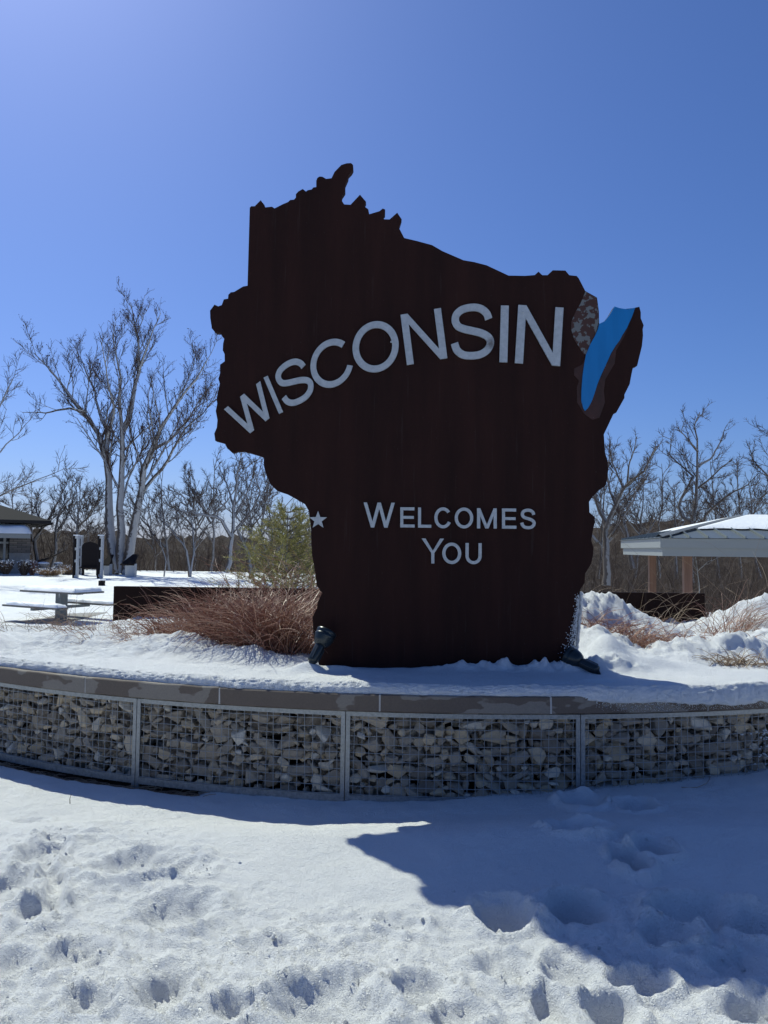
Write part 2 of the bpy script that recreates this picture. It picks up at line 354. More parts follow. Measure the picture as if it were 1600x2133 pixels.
for k, (px, py, a, b, tn, dep, rim) in enumerate(prints):
    c = PG(px, py, FGZ if py > 1730 else .04); sx = a/FPX*c[1]*1.40; sy = b*c[1]**2/(FPX*(EYE-FGZ))*1.40; shade = px > 1000 and py < 1960; dep *= 1.45 if shade else .80; rim *= (1.9 if py < 1860 else 1.1) if shade else 1.1; sx *= .8 if shade else 1; sy *= .8 if shade else 1
    near_ = (np.abs(fx-c[0]) < 3.2*sx+.15) & (np.abs(fy-c[1]) < 3.2*sy+.15)
    lx = wpx[near_]-c[0]; ly = wpy[near_]-c[1]; ct, sn = math.cos(tn), math.sin(tn)
    u = (ct*lx+sn*ly)/sx; v = (-sn*lx+ct*ly)/sy
    r = np.sqrt(u*u+v*v)
    bowl = -dep*(1-sst(.42, 1.05, r))*(1-.25*v)+(r < .6)*.004*vn(fx[near_]*40, fy[near_]*40, k)
    ang = np.arctan2(v, u)
    rimh = rim*np.exp(-((r-1.22)/.26)**2)*(.6+.8*vn(ang*1.6+k*3, r*2, 70+k))
    crumble = .005*fbm(fx[near_], fy[near_], 34, 3, 81)*np.exp(-((r-1.1)/.6)**2)
    fz[near_] += bowl+rimh+crumble
    if dep > .074: dirt[near_] = np.maximum(dirt[near_], sst(.55, .2, r+.35*vn(fx[near_]*40, fy[near_]*40, 5)))
edge = sst(3.3, 3.0, np.abs(fx))*sst(1.1, 1.4, fy)*sst(5.7, 5.2, fy)
Z[fine] += fz*edge
# the snow has melted back from the foot of the wall on the left, baring soil
gap = np.exp(-(np.clip(dw-.02, 0, 9)/.05)**2)*sst(-1.0, -1.35, X+.12*vn(X*9, Yg*9, 90))*(rr > RW-.3)*(Yg < 8)
Z -= .085*gap
Z = np.where((rr < RW-.12) & (Yg < 14), np.minimum(Z, -.12), Z)
# beyond the lawn: valley, then wooded hills
gm = mesh('ground', np.stack([X, Yg, Z], 2), grid_faces(len(gx), len(gy))[:, ::-1], True)
obj('ground', gm, M_SNOW, kind='structure')
# crumbs of broken crust
rng = np.random.default_rng(5)
bm = bmesh.new(); bmesh.ops.create_icosphere(bm, subdivisions=1, radius=1); iv = np.array([v.co[:] for v in bm.verts]); ifc = np.array([[v.index for v in f.verts] for f in bm.faces]); bm.free()
from bisect import bisect
def ground_z(x, y):
    i = int(np.clip(np.searchsorted(gx, x), 1, len(gx)-1)); j = int(np.clip(np.searchsorted(gy, y), 1, len(gy)-1)); return float(Z[i, j])
CV = []; CF = []; nb = 0
for k in range(260):
    if k < 700:
        pr = prints[rng.integers(len(prints))]; c = PG(pr[0]+rng.normal()*pr[2]*1.1, pr[1]+rng.normal()*pr[3]*1.1, FGZ)
    else: c = PG(rng.uniform(-100, 1700), rng.uniform(1900, 2180), FGZ)
    if c[1] > 4.3: continue
    s = .003+.009*rng.random()**3
    q = Quaternion(rng.normal(size=4)).normalized().to_matrix()
    v = iv*(1+.28*rng.normal(size=(len(iv), 1)))*s*np.array([1, .8, .6]); v = v @ np.array(q)
    v = v+np.array([c[0], c[1], ground_z(c[0], c[1])-s*.1]); CV.append(v); CF.append(ifc+nb); nb += len(v)
obj('snow_crumbs', mesh('snow_crumbs', np.concatenate(CV), np.concatenate(CF), True), M_SNOW, kind='stuff', label='small crumbs of broken snow crust around the footprints', cat='snow')

# ------------------------------------------------------------------ far hills
def hill(name, y0, x0, x1, top, seed, nx=260, depth=160, base=-12, m=M_HILL, rough=2.2):
    xs = np.linspace(x0, x1, nx); ts = np.linspace(0, 1, 26); A, T = np.meshgrid(xs, ts, indexing='ij')
    h = top(A)+fbm(A, T*0, 8/abs(x1-x0), 4, seed)*3*rough/2.2
    zz = base+(h-base)*np.sin(np.clip(T*1.25, 0, 1)*math.pi/2)+fbm(A, T*depth, .22, 3, seed+7)*rough*sst(0, .3, T)
    V = np.stack([A, y0+T*depth, zz], 2)
    return obj(name, mesh(name, V, grid_faces(nx, 26)[:, ::-1], True), m, kind='structure')
hill('hills', 128, -330, 330, lambda x: 2.5+9.0*sst(20, 110, x)+1.0*np.sin(x/40.), 3, 420)
hill('hills', 1900, -2200, 600, lambda x: 12+16*sst(-600, -1000, x)*sst(-1500, -1100, x), 13, 240, 900, -20, M_HILL, 4)

# ------------------------------------------------------------------ round planter wall: framed gabion baskets under cap stones
def arc(a, r, z): a = R_(a); return (CX+r*math.sin(a), CYc-r*math.cos(a), z)
def arc_loft(mb, a0, a1, prof, n):
    """closed profile of (radius, z) swept along the arc, with end caps"""
    k = len(prof); V = []; F = []
    for i in range(n+1):
        a = a0+(a1-a0)*i/n
        V += [arc(a, r, z) for r, z in prof]
    for i in range(n):
        for j in range(k): F.append((i*k+j, i*k+(j+1) % k, (i+1)*k+(j+1) % k, (i+1)*k+j))
    F.append(tuple(range(k))); F.append(tuple(n*k+j for j in range(k))[::-1]); mb.add(V, F)
wall = empty('gabion_wall', (CX, CYc-RW, 0), 'curved planter wall of stone filled wire baskets under brown concrete capstones', 'wall')
wall.location = (0, 0, 0)
POST = [-41.85, -30.05, -18.25, -6.55, 5.35, 17.15, 28.95]
ZB, ZT = .0, .551
for a0, a1 in zip(POST[:-1], POST[1:]):
    g = .02; f = MB(); bw = math.degrees(.026/RW)
    def bar(r0, r1, z0, z1): return [(r0, z0), (r1, z0), (r1, z1), (r0, z1)]
    arc_loft(f, a0+g, a1-g, bar(RW+.002, RW+.009, ZT-.027, ZT), 16)
    arc_loft(f, a0+g, a1-g, bar(RW+.002, RW+.009, ZB+.006, ZB+.050), 16)
    for b in (a0+g, a1-g-bw): arc_loft(f, b, b+bw, bar(RW+.0015, RW+.0105, ZB-.05, ZT-.0005), 2)
    # return flanges of the angle irons
    for b in (a0+g, a1-g-.05): arc_loft(f, b, b+.05, bar(RW-.03, RW+.0012, ZB-.05, ZT-.001), 1)
    fo = f.build('basket_frame', M_GALV, wall)
    wm = TB(); n = int(round((a1-a0)*math.pi/180*RW/.0502))
    P = []; 
    for i in range(1, n):
        a = a0+(a1-a0)*i/n; j = random.Random(i*7+int(a0)).uniform(-.05, .05)
        P.append([arc(a+j*(.5-q), RW+.0005, z) for q, z in enumerate(np.linspace(ZB, ZT-.01, 3))])
    wm.tubes(np.array(P), np.full((len(P), 3), .0021), 5)
    P = []
    for i in range(1, 11):
        z = ZB+(ZT-ZB)*i/11.0+.003; P.append([arc(a0+.1+(a1-a0-.2)*k/24, RW+.0040, z+.0012*math.sin(k*1.7+i)) for k in range(25)])
    wm.tubes(np.array(P), np.full((len(P), 25), .0021), 5)
    obj('wire_mesh', wm.m('wire_mesh'), M_WIRE, fo)
# cap stones
JOINT = [3.75-8.42*5+8.42*k for k in range(10)]
JOINT[2:6] = [-21.55, -13.21, -4.80, 3.75]; JOINT[1] = -29.95; JOINT[0] = -38.4
for i, (a0, a1) in enumerate(zip(JOINT[:-1], JOINT[1:])):
    f = MB(); c = .006; r0, r1, z0, z1 = RW-.34, RW+.042, .560, .664
    arc_loft(f, a0+.048, a1-.048, [(r0, z0), (r1-c, z0), (r1, z0+c), (r1, z1-c), (r1-c, z1), (r0, z1)], 14)
    f.V = [(x+.0016*math.sin(x*71+z*40), y+.0016*math.sin(y*57+x*33), z+.0012*math.sin(x*23)+((i % 3)-1)*.0012) for x, y, z in f.V]; f.build('capstone', M_CAP, wall)
for a in JOINT[1:-1]:
    f = MB(); arc_loft(f, a-.046, a+.046, [(RW-.33, .563), (RW+.0395, .563), (RW+.0395, .6615), (RW-.33, .6615)], 1)
    f.build('mortar_joint', M_MORTAR, wall)
# stones
def rock_mesh(rng, n=17):
    d = rng.normal(size=(n, 3)); d /= np.linalg.norm(d, axis=1, keepdims=True)
    sc = np.array([1, .85, .78])*(1+.16*rng.normal(size=3)); V = np.sign(d)*np.abs(d)**.75*(1+.08*rng.normal(size=(n, 1)))*sc
    bm = bmesh.new()
    for v in V: bm.verts.new(v)
    r = bmesh.ops.convex_hull(bm, input=bm.verts)
    bmesh.ops.delete(bm, geom=[g for g in r['geom_interior'] if isinstance(g, bmesh.types.BMVert)], context='VERTS')
    bmesh.ops.dissolve_limit(bm, angle_limit=R_(14), verts=bm.verts, edges=bm.edges)
    bmesh.ops.bevel(bm, geom=list(bm.edges), offset=.045, segments=1, affect='EDGES', profile=.5)
    bmesh.ops.triangulate(bm, faces=bm.faces); bmesh.ops.recalc_face_normals(bm, faces=bm.faces)
    m = bpy.data.meshes.new('stone'); bm.to_mesh(m); bm.free(); m.materials.append(M_STONE); return m
rng = np.random.default_rng(12)
rocks = [rock_mesh(rng, int(rng.integers(12, 18))) for _ in range(26)]
rockV = [np.array([v.co[:] for v in m.vertices]) for m in rocks]; rockF = [np.array([p.vertices[:] for p in m.polygons]) for m in rocks]
S0, S1 = R_(-41.6)*RW, R_(28.7)*RW
placed = []; grid = {}
def fits(s, z, r, tight):
    for i in range(int((s-.16)/.08)-1, int((s+.16)/.08)+2):
        for q in grid.get(i, ()):
            if math.hypot(q[0]-s, (q[1]-z)*1.08) < (q[2]+r)*tight: return False
    return True
posts_s = [R_(a)*RW for a in POST]
for r0, r1, tries, tight in ((.050, .066, 110, .97), (.035, .050, 1500, .93), (.024, .035, 6500, .90), (.017, .026, 9000, .88)):
    for _ in range(tries):
        r = rng.uniform(r0, r1); s = rng.uniform(S0, S1); z = rng.uniform(.0+r*.6, .556-r*.75)
        if min(abs(s-q) for q in posts_s) < r*.8: continue
        if fits(s, z, r, tight):
            t = (s, z, r); placed.append(t); grid.setdefault(int(s/.08), []).append(t)
def stone_matrix(s, z, r, rng, depth, V):
    a = s/RW
    out = Vector((math.sin(a), -math.cos(a), 0)); tan = Vector((math.cos(a), math.sin(a), 0)); up = Vector((0, 0, 1))
    B = Matrix((tan, -out, up)).transposed()                      # local x along wall, y inward, z up
    ang = rng.normal()*.45 + (math.pi if rng.random() < .5 else 0)
    Rm = Matrix.Rotation(ang, 3, 'Y') @ Matrix.Rotation(rng.choice([0, math.pi/2, math.pi])+rng.normal()*.3, 3, 'X')
    el = rng.uniform(.9, 1.4); sc = Matrix.Diagonal((r*1.10*el, r*1.06, r*1.14/el**.3))
    L = np.array(Rm @ sc); VV = V @ L.T
    ymin = VV[:, 1].min()
    pos = Vector(arc(math.degrees(a), RW-.0045-depth, z)) + out*(ymin)
    return Matrix.Translation(pos) @ (B @ Rm @ sc).to_4x4()
vis = sorted([q for q in placed if R_(-29.3)*RW < q[0] < R_(17)*RW and q[1] > .02], key=lambda q: -q[2]*(1.0 if abs(q[0]) < 3 else .9))[:300]
visset = set(vis); FV = []; FF = []; nb = 0
for q in placed:
    k = int(rng.integers(len(rocks))); d = .0 if q[2] > .03 else rng.uniform(0, .03)
    M = stone_matrix(*q, rng, d+rng.uniform(0, .012), rockV[k])
    if q in visset:
        o = bpy.data.objects.new('stone', rocks[k]); COL.objects.link(o); o.parent = wall; o.matrix_world = M
    else:
        v = rockV[k] @ np.array(M.to_3x3()).T+np.array(M.translation); FV.append(v); FF.append(rockF[k]+nb); nb += len(v)
for i in range(1500):                                   # deeper stones seen through the gaps
    k = int(rng.integers(len(rocks))); q = (rng.uniform(S0, S1), rng.uniform(.02, .53), rng.uniform(.03, .05))
    M = stone_matrix(*q, rng, rng.uniform(.075, .13), rockV[k])
    v = rockV[k] @ np.array(M.to_3x3()).T+np.array(M.translation); FV.append(v); FF.append(rockF[k]+nb); nb += len(v)
obj('stone_fill', mesh('stone_fill', np.concatenate(FV), np.concatenate(FF)), M_STONE, wall, kind='stuff')
f = MB(); arc_loft(f, -42, 29.2, [(RW-.30, -.2), (RW-.20, -.2), (RW-.20, .556), (RW-.30, .556)], 60); f.build('liner', M_SOIL, wall)
# bare soil and litter at the foot of the wall
f = MB(); arc_loft(f, -42, -12, [(RW-.1, -.25), (RW+.16, -.25), (RW+.13, -.045), (RW-.1, -.03)], 60)
f.build('soil', M_SOIL, kind='structure')
tb = TB(); rng = np.random.default_rng(77); P = []
for i in range(420):
    a = rng.uniform(-32, -14); r = RW+rng.uniform(.012, .12); b = np.array(arc(a, r, -.035+rng.uniform(0, .02))); az = rng.normal()*.5+R_(a); L = rng.uniform(.03, .16)
    d = np.array([math.cos(az), math.sin(az)*.6, rng.normal()*.12]); P.append([b+d*L*q+np.array([0, 0, .01*math.sin(q*3)]) for q in (0, .33, .66, 1)])
tb.tubes(np.array(P), np.full((len(P), 4), .0022), 3)
obj('leaf_litter', tb.m('leaf_litter'), M_GR_TAN, kind='stuff', label='dead stalks and litter on bare soil along the foot of the gabion wall', cat='litter')

# ------------------------------------------------------------------ planting bed under snow, spilling over the cap stones
CAPZ = .664
def blob(x, y, cx, cy, rx, ry, h, tn=0., p=2.0):
    c, s = math.cos(tn), math.sin(tn); u = (c*(x-cx)+s*(y-cy))/rx; v = (-s*(x-cx)+c*(y-cy))/ry
    return h*np.exp(-(u*u+v*v)**(p/2))
def bed_z(x, y):
    z = .722+.006*fbm(x, y, 5, 3, 101)+.018*fbm(x, y, 1.1, 3, 103)*sst(4.95, 5.7, y)
    lump = sst(5.25, 5.9, y)
    z = z+lump*(.030*np.abs(fbm(x, y, 3.2, 4, 105))+.014*fbm(x, y, 11, 4, 107, .6))*(1+.9*sst(1.4, 1.9, x))
    # snow thrown up against the foot of the sign, and mounds of buried grass
    B = lambda *a: blob(x, y, *a)
    z = z+sst(.1, .9, x)*sst(1.95, 1.5, x)*.055*np.exp(-((y-5.14)/.07)**2)*(1+.7*fbm(x, y, 14, 3, 111))
    z = z+B(-.50, 5.00, .10, .07, .055)+B(-.30, 5.06, .13, .05, .03)
    z = z+B(-1.62, 5.95, .42, .26, .10, .2)+B(-1.05, 5.62, .30, .16, .07, -.2)+B(-2.45, 6.3, .5, .3, .08)+B(-3.1, 6.1, .35, .25, .06)
    z = z+B(1.85, 6.75, .36, .34, .40, -.35, 3)+B(2.35, 6.6, .34, .28, .20, -.3, 3)+B(1.66, 5.85, .20, .45, .22)+B(1.62, 5.35, .12, .18, .13)
    z = z+B(4.35, 7.85, .80, .42, .37, 0, 3)+B(3.75, 7.3, .28, .3, .15)+B(4.6, 7.0, .6, .5, .25, 0, 3)
    z = z+B(2.55, 5.85, .40, .20, .13, .1, 3)+B(3.05, 5.95, .40, .22, .08, 0, 3)+B(1.95, 5.30, .20, .12, .06)+B(2.2, 5.55, .3, .15, .06)
    z = z+B(3.5, 6.4, .5, .3, .12)
    # footprint-like hollows on the right rim
    z = z-B(1.10, 4.72, .12, .05, .03)-B(1.42, 4.75, .10, .05, .035)
    # behind and to the left the bed runs down to the lawn
    z = z-.95*sst(7.35, 9.4, y)*sst(-2.75, -3.15, x)-1.1*sst(8.45, 9.6, y)*sst(-3.2, -2.8, x)
    return z
ax = axis([(-62, -32, .8), (-32, -24, .16), (-24, 20, .105), (20, 32, .2), (32, 62, .8)])
rin = axis([(0, .9, .012), (.9, 3.2, .026), (3.2, 5.4, .12), (5.4, 6.8, .35)])[1:]
A = np.radians(ax); nl = 13
right = sst(1.0, 11, ax+3*vn(ax*.3, ax*0, 3)); e0 = (-.020-.03*sst(-10, -24, ax))*(1-right)+.052*right + .006*fbm(ax, ax*0, .6, 4, 120) + .003*fbm(ax, ax*0, 5, 3, 122)
z0 = CAPZ+.002-.050*right*(1+.22*fbm(ax, ax*0, .7, 4, 124, .6))
th = .058+.007*fbm(ax, ax*0, .5, 3, 126)
rows = []; top_r = RW+.042+e0-.055
for k in range(nl):                                        # rolled edge
    q = k/(nl-1)*math.pi*.56; rr_ = top_r+.055*np.cos(q-.12*math.pi*.5)/1.0; zz = z0+(CAPZ+th-z0)*(np.sin(np.clip(q-.06*math.pi, -1, math.pi/2))*.5+.5*k/(nl-1))
    jit = .005*fbm(ax, np.full_like(ax, k*1.3), 5, 3, 130)
    rows.append(np.stack([CX+(rr_+jit)*np.sin(A), CYc-(rr_+jit)*np.cos(A), zz+jit*.6], 1))
under = rows[0].copy(); rin_r = RW-.10; under = np.stack([CX+rin_r*np.sin(A), CYc-rin_r*np.cos(A), np.minimum(rows[0][:, 2], CAPZ-.02)], 1)
rows.insert(0, under)
for d in rin:
    r_ = (rows[nl][:, 0]*0)+0
    rr_ = np.hypot(rows[nl][:, 0]-CX, rows[nl][:, 1]-CYc)-d; rr_ = np.maximum(rr_, .02)
    x = CX+rr_*np.sin(A); y = CYc-rr_*np.cos(A); zz = bed_z(x, y); blend = sst(0, .10, np.full_like(x, d))
    zz = rows[nl][:, 2]*(1-blend)+zz*blend
    rows.append(np.stack([x, y, zz], 1))
BV = np.stack(rows, 1)
obj('planting_bed', mesh('planting_bed', BV, grid_faces(BV.shape[0], BV.shape[1]), True), M_SNOW, kind='structure')
# wind-plastered frost on the cap face, right of the sign
rng = np.random.default_rng(31); CV = []; CF = []; nb = 0
for i in range(4200):
    a = 6+13*rng.random()**.7; fall = rng.random()**2.2; s = rng.uniform(.0011, .0042)*(1.25-fall*.8)
    c = np.array(arc(a, RW+.043, .655-fall*.085*min(1, (a-2)/5))); v = iv*(1+.3*rng.normal(size=(len(iv), 1)))*s+c; CV.append(v); CF.append(ifc+nb); nb += len(v)
for i in range(200):                                       # a few flakes caught in the wire at the far right
    a = 17.2-abs(rng.normal())*.8; z = rng.choice([.20, .26, .31, .36, .40])+rng.normal()*.008; s = rng.uniform(.003, .007)
    v = iv*(1+.3*rng.normal(size=(len(iv), 1)))*s*np.array([1.6, 1, .8])+np.array(arc(a, RW+.004, z)); CV.append(v); CF.append(ifc+nb); nb += len(v)
obj('plastered_snow', mesh('plastered_snow', np.concatenate(CV), np.concatenate(CF)), M_SNOW, kind='stuff', label='wind blown snow stuck to the capstone face and wire', cat='snow')

# ------------------------------------------------------------------ the sign
SY, TH = 5.20, .055                                        # face plane and thickness
OUT = [(520.3,432.5),(523.4,429.4),(530.6,429.4),(543,416.9),(551,426.9),(551.6,431.9),(566.6,430.3),(571.9,434),(589,425.3),(600,420.6),(604.7,416.3),(612.5,415.6),(616.3,411.3),(616.3,404.4),(621.3,398.8),(630.6,393.4),(637.5,398.8),(641,396),(649.4,394.4),(652.5,390.3),(658.8,389.4),(658.8,376.3),(661,370.6),(665.6,367.5),(671.3,367.8),(679.7,372.5),(690.6,371),(696.9,358),(711,343.4),(721.9,340),(731.3,339.4),(735.6,343.4),(736,350.6),(732.8,356.9),(725.6,364.4),(725,370),(718.8,384),(718.8,398),(712.5,407.5),(711,416.3),(717.2,425.6),(730.3,426.3),(750,405.3),(762.5,420),(758.4,429.4),(767.2,435.6),(769.4,446),(790.6,439.7),(797.5,434),(802.5,436.3),(802.2,445.6),(796.3,451.9),(800.6,456.6),(811.6,456.9),(827.5,442.8),(836.9,456.6),(831.3,474.7),(842.2,495.6),(868.8,501.9),(900,510.3),(921.9,523),(965.6,541.9),(987.5,545.6),(1014,552.5),(1059.4,573.8),(1093.8,574.4),(1114,572.8),(1121.9,565.6),(1129.7,573),(1140.6,573),(1151.6,562.8),(1178,563.4),(1186,573),(1201.6,574.7),(1206,580),(1219.4,606),(1243.8,619.7),(1247.8,648.8),(1248.3,674.6),(1259.4,669.2),(1270,656),(1280.4,638.2),(1287.5,641),(1301.6,643.6),(1318.8,641.8),(1332,638.8),(1335,650.3),(1335,662.8),(1341,677.5),(1339,686),(1339.7,698.8),(1337.5,720.6),(1327.5,762),(1318.8,765),(1315.6,780),(1311.9,800),(1301,822),(1301,829),(1283.8,859.7),(1278.8,861),(1258,905),(1259,918.4),(1261,943.7),(1265.9,960.6),(1267.5,977.5),(1264.7,1000),(1261,1012.6),(1248.4,1021),(1234.4,1035),(1227.3,1045),(1228.2,1067.5),(1238.6,1076),(1239.4,1087),(1234.4,1109.7),(1231.6,1126.5),(1236.6,1140.6),(1235.8,1154.7),(1231.6,1174.3),(1218.9,1195.4),(1218.3,1213.7),(1209,1227.8),(1206,1253),(1203,1298),(1196,1350),(1188,1420),(672,1420),(664,1390),(661,1350),(652.5,1315),(651,1285),(660,1267.5),(662.5,1252.5),(671,1235),(660,1220),(656,1190),(650,1155),(648.5,1125),(648,1100),(645,1075),(642.5,1062.5),(635,1050),(617.5,1040),(597.5,1029),(577.5,1022.5),(562.5,1007.5),(552.5,982.5),(549.5,970),(549.4,952.5),(537.5,948.4),(518.8,943),(507.8,940),(493.8,940.6),(484.4,943.8),(473.4,933.8),(468,923.4),(448.4,918),(446.3,903),(451.6,890.6),(453,875),(449.4,856),(452.5,840.6),(451,831),(456.3,806),(457.8,798.4),(454.7,789),(458.4,778),(458.4,759.4),(468,752.5),(467.8,737.5),(464,729.7),(464.7,715.6),(467,706),(462.5,700),(459.4,692.8),(448.4,692.5),(441.3,683.8),(438,662.5),(437.5,646.9),(446.9,634.4),(454.7,638),(461.9,635.3),(466.3,623.4),(475,621.9),(475.6,614),(480.6,608.8),(487.5,608),(506.3,596.6),(515.6,595)]
sign = empty('state_sign', (.3, SY, .66), 'huge dark rusty steel sign cut to the outline of a state, with raised grey lettering', 'sign')
sign_inv = Matrix.Translation((.3, SY, .66)).inverted()
def plate(name, poly, yf, th, m, bev=.0):
    bm = bmesh.new(); vs = []
    for px, py in poly:
        q = PY(px, py, yf); vs.append(bm.verts.new((q[0]-.3, yf-SY, q[2]-.66)))
    f = bm.faces.new(vs); bm.normal_update()
    if f.normal.y > 0: bmesh.ops.reverse_faces(bm, faces=[f])
    r = bmesh.ops.extrude_face_region(bm, geom=[f])
    bmesh.ops.translate(bm, verts=[v for v in r['geom'] if isinstance(v, bmesh.types.BMVert)], vec=(0, th, 0))
    bmesh.ops.recalc_face_normals(bm, faces=bm.faces)
    me = bpy.data.meshes.new(name); bm.to_mesh(me); bm.free()
    o = obj(name, me, m, sign)
    if bev:
        b = o.modifiers.new('bevel', 'BEVEL'); b.width = bev; b.segments = 1; b.limit_method = 'ANGLE'; b.angle_limit = R_(60)
    return o
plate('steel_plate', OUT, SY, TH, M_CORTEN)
PEEL = [(1219.6,607.2),(1243.2,620.2),(1247.2,652),(1247.0,675),(1240,697),(1229.5,718),(1220.5,739),(1216,737.6),(1208.5,725.6),(1196.5,707.6),(1189.8,685),(1190.5,670),(1198,652),(1210,631)]
o = plate('peeling_panel', PEEL, SY-.0035, .003, M_PEEL); o['label'] = 'oval rusty sheet with flaking grey paint'
RUST = [(1221.8,737.6),(1213.6,759),(1196.5,767.6),(1195.8,781),(1206.3,793),(1201.8,806.6),(1202.5,838),(1217.5,862),(1234,874),(1249,869.6),(1260.3,838),(1258,814),(1261,790),(1280.6,757),(1283.6,730),(1300,702),(1310,680),(1296,699),(1282,721.5),(1265.5,753),(1244.5,801),(1232,838),(1219,857),(1210.6,834),(1210.9,814),(1213,783),(1217,757)]
o = plate('rusty_panel', RUST, SY-.0025, .002, M_RUST); o['label'] = 'bare rusty strip around the blue inlet'
BLUE = [(1248.3,674.8),(1259.4,669.2),(1270,656),(1280.4,638.2),(1292.6,642.3),(1307.6,644),(1323.3,641.2),(1316.6,659.5),(1306,683.5),(1296.3,698.5),(1291,709),(1282,721),(1273,736),(1265.5,752.6),(1258,769),(1250.5,785.6),(1244.5,800.6),(1238.5,820),(1232.5,836.6),(1225,850),(1219,855.8),(1215.3,850),(1211.2,833.6),(1211.5,814),(1213.8,782.6),(1217.5,757),(1221.3,737.6),(1229.5,718),(1240,698.5),(1246,685)]
o = plate('blue_inlet', BLUE, SY-.010, .009, M_BLUE); o['label'] = 'glossy bright blue inlay shaped like a bay'
STAR = []
for k in range(10):
    a = math.pi/2+k*math.pi/5; r = 19.2 if k % 2 == 0 else 8.0; STAR.append((662.5+r*math.cos(a), 1083.5-r*math.sin(a)))
plate('star', STAR, SY-.016, .012, M_LETTER)
# letters: each glyph is fitted to its own slanted box on the face (BL, BR, TL in photo pixels)
def band(C, hw):
    C = np.array(C, float); T = np.gradient(C, axis=0); T /= np.linalg.norm(T, axis=1, keepdims=True); N = np.stack([-T[:, 1], T[:, 0]], 1)
    return C+N*hw, C-N*hw
def zigzag(xs, ys, t):
    """strokes of even horizontal width t through the points, as one outline"""
    def X(p, q, a, b):                                      # where line pq meets line ab
        d1 = (q[0]-p[0], q[1]-p[1]); d2 = (b[0]-a[0], b[1]-a[1]); den = d1[0]*d2[1]-d1[1]*d2[0]
        k = ((a[0]-p[0])*d2[1]-(a[1]-p[1])*d2[0])/den; return (p[0]+d1[0]*k, p[1]+d1[1]*k)
    n = len(xs); L = [(x-t/2, y) for x, y in zip(xs, ys)]; Rr = [(x+t/2, y) for x, y in zip(xs, ys)]
    one, two = [L[0]], [Rr[0]]
    for i in range(1, n-1):
        # outer side of the turn keeps the flat end, inner side is the crossing of the edges
        inner = X(Rr[i-1], Rr[i], L[i], L[i+1])
        one.append((L[i], Rr[i])); two.append(inner)
    return one, two, L, Rr
def glyph_outline(ch, w_, s):
    """flat outline(s) of a plain grotesque capital, cap height 1, stroke s: list of (outer, hole)"""
    if ch == 'I': return [[(0, 0), (w_, 0), (w_, 1), (0, 1)]], None
    if ch == 'L': return [[(0, 0), (w_, 0), (w_, s), (s, s), (s, 1), (0, 1)]], None
    if ch == 'E': return [[(0, 0), (w_, 0), (w_, s), (s, s), (s, .5-s*.47), (w_*.94, .5-s*.47), (w_*.94, .5+s*.47), (s, .5+s*.47), (s, 1-s), (w_*.98, 1-s), (w_*.98, 1), (0, 1)]], None
    if ch == 'Y':
        t = s*1.25; c = w_/2; return [[(c-s/2, 0), (c+s/2, 0), (c+s/2, .42), (w_, 1), (w_-t, 1), (c, .42+s*.75), (t, 1), (0, 1), (c-s/2, .42)]], None
    if ch in 'WMN':
        if ch == 'W': xs = [0, .26, .5, .74, 1.0]; ys = [1, 0, 1, 0, 1]; t = s*1.12
        if ch == 'M': xs = [0, 0, .5, 1, 1]; ys = [0, 1, 0, 1, 0]; t = s*1.05
        if ch == 'N': xs = [0, 0, 1, 1]; ys = [0, 1, 0, 1]; t = s*1.05
        xs = [t/2+x*(w_-t) for x in xs]; one, two, L, Rr = zigzag(xs, ys, t)
        top, bot = [], []                                   # walk: upper chain left to right, then lower chain back
        n = len(xs)
        def ends(i): return [L[i], Rr[i]]
        top = ends(0) if ys[0] == 1 else [L[0]]; bot = [] if ys[0] == 1 else [Rr[0]]
        if ys[0] == 0: bot = ends(0)[1:]
        for i in range(1, n-1):
            if ys[i] == 1: top += ends(i); bot.append(two[i])
            else: bot += ends(i); top.append(two[i])
        # inner crossing above a foot joins right edge of the left arm to left edge of the right arm; below a head the same pair
        if ys[-1] == 1: top += ends(n-1)
        else: top.append(Rr[n-1]); bot.append(L[n-1])
        return [top+bot[::-1]], None
    m = 40
    if ch == 'O':
        a = np.linspace(0, 2*math.pi, 2*m, endpoint=False); o = [(w_/2+w_/2*math.cos(q), .5+.5*math.sin(q)) for q in a]
        return [o], [(w_/2+(w_/2-s)*math.cos(q), .5+(.5-s)*math.sin(q)) for q in a]
    if ch == 'C':
        rx = (w_-s)/2*1.04; a = np.linspace(R_(38), R_(332), 60); C = [(s/2+rx+rx*math.cos(q), .5+(.5-s/2)*math.sin(q)) for q in a]
    elif ch == 'U':
        r = (w_-s)/2; yb = s/2+r; C = [(s/2, y) for y in np.linspace(1, yb, 8)][:-1]+[(s/2+r-r*math.cos(q), yb-r*math.sin(q)) for q in np.linspace(0, math.pi, 24)]+[(w_-s/2, y) for y in np.linspace(yb, 1, 8)][1:]
    elif ch == 'S':
        K = np.array([(.96,.735),(.90,.86),(.74,.965),(.5,1.0),(.24,.965),(.085,.87),(.05,.745),(.12,.63),(.28,.565),(.5,.515),(.74,.455),(.92,.37),(.985,.255),(.91,.115),(.73,.025),(.5,0),(.24,.03),(.07,.135),(.005,.285)])
        P = np.vstack([2*K[0]-K[1], K, 2*K[-1]-K[-2]]); C = []
        for i in range(1, len(P)-2):
            for t in np.linspace(0, 1, 6, endpoint=False): C.append(.5*(2*P[i]+(P[i+1]-P[i-1])*t+(2*P[i-1]-5*P[i]+4*P[i+1]-P[i+2])*t*t+(3*P[i]-P[i-1]-3*P[i+1]+P[i+2])*t**3))
        C.append(K[-1]); C = np.array(C)*np.array([w_-s, 1-s])+s/2
    a, b = band(C, s/2); return [[tuple(q) for q in a]+[tuple(q) for q in b[::-1]]], 'strip'
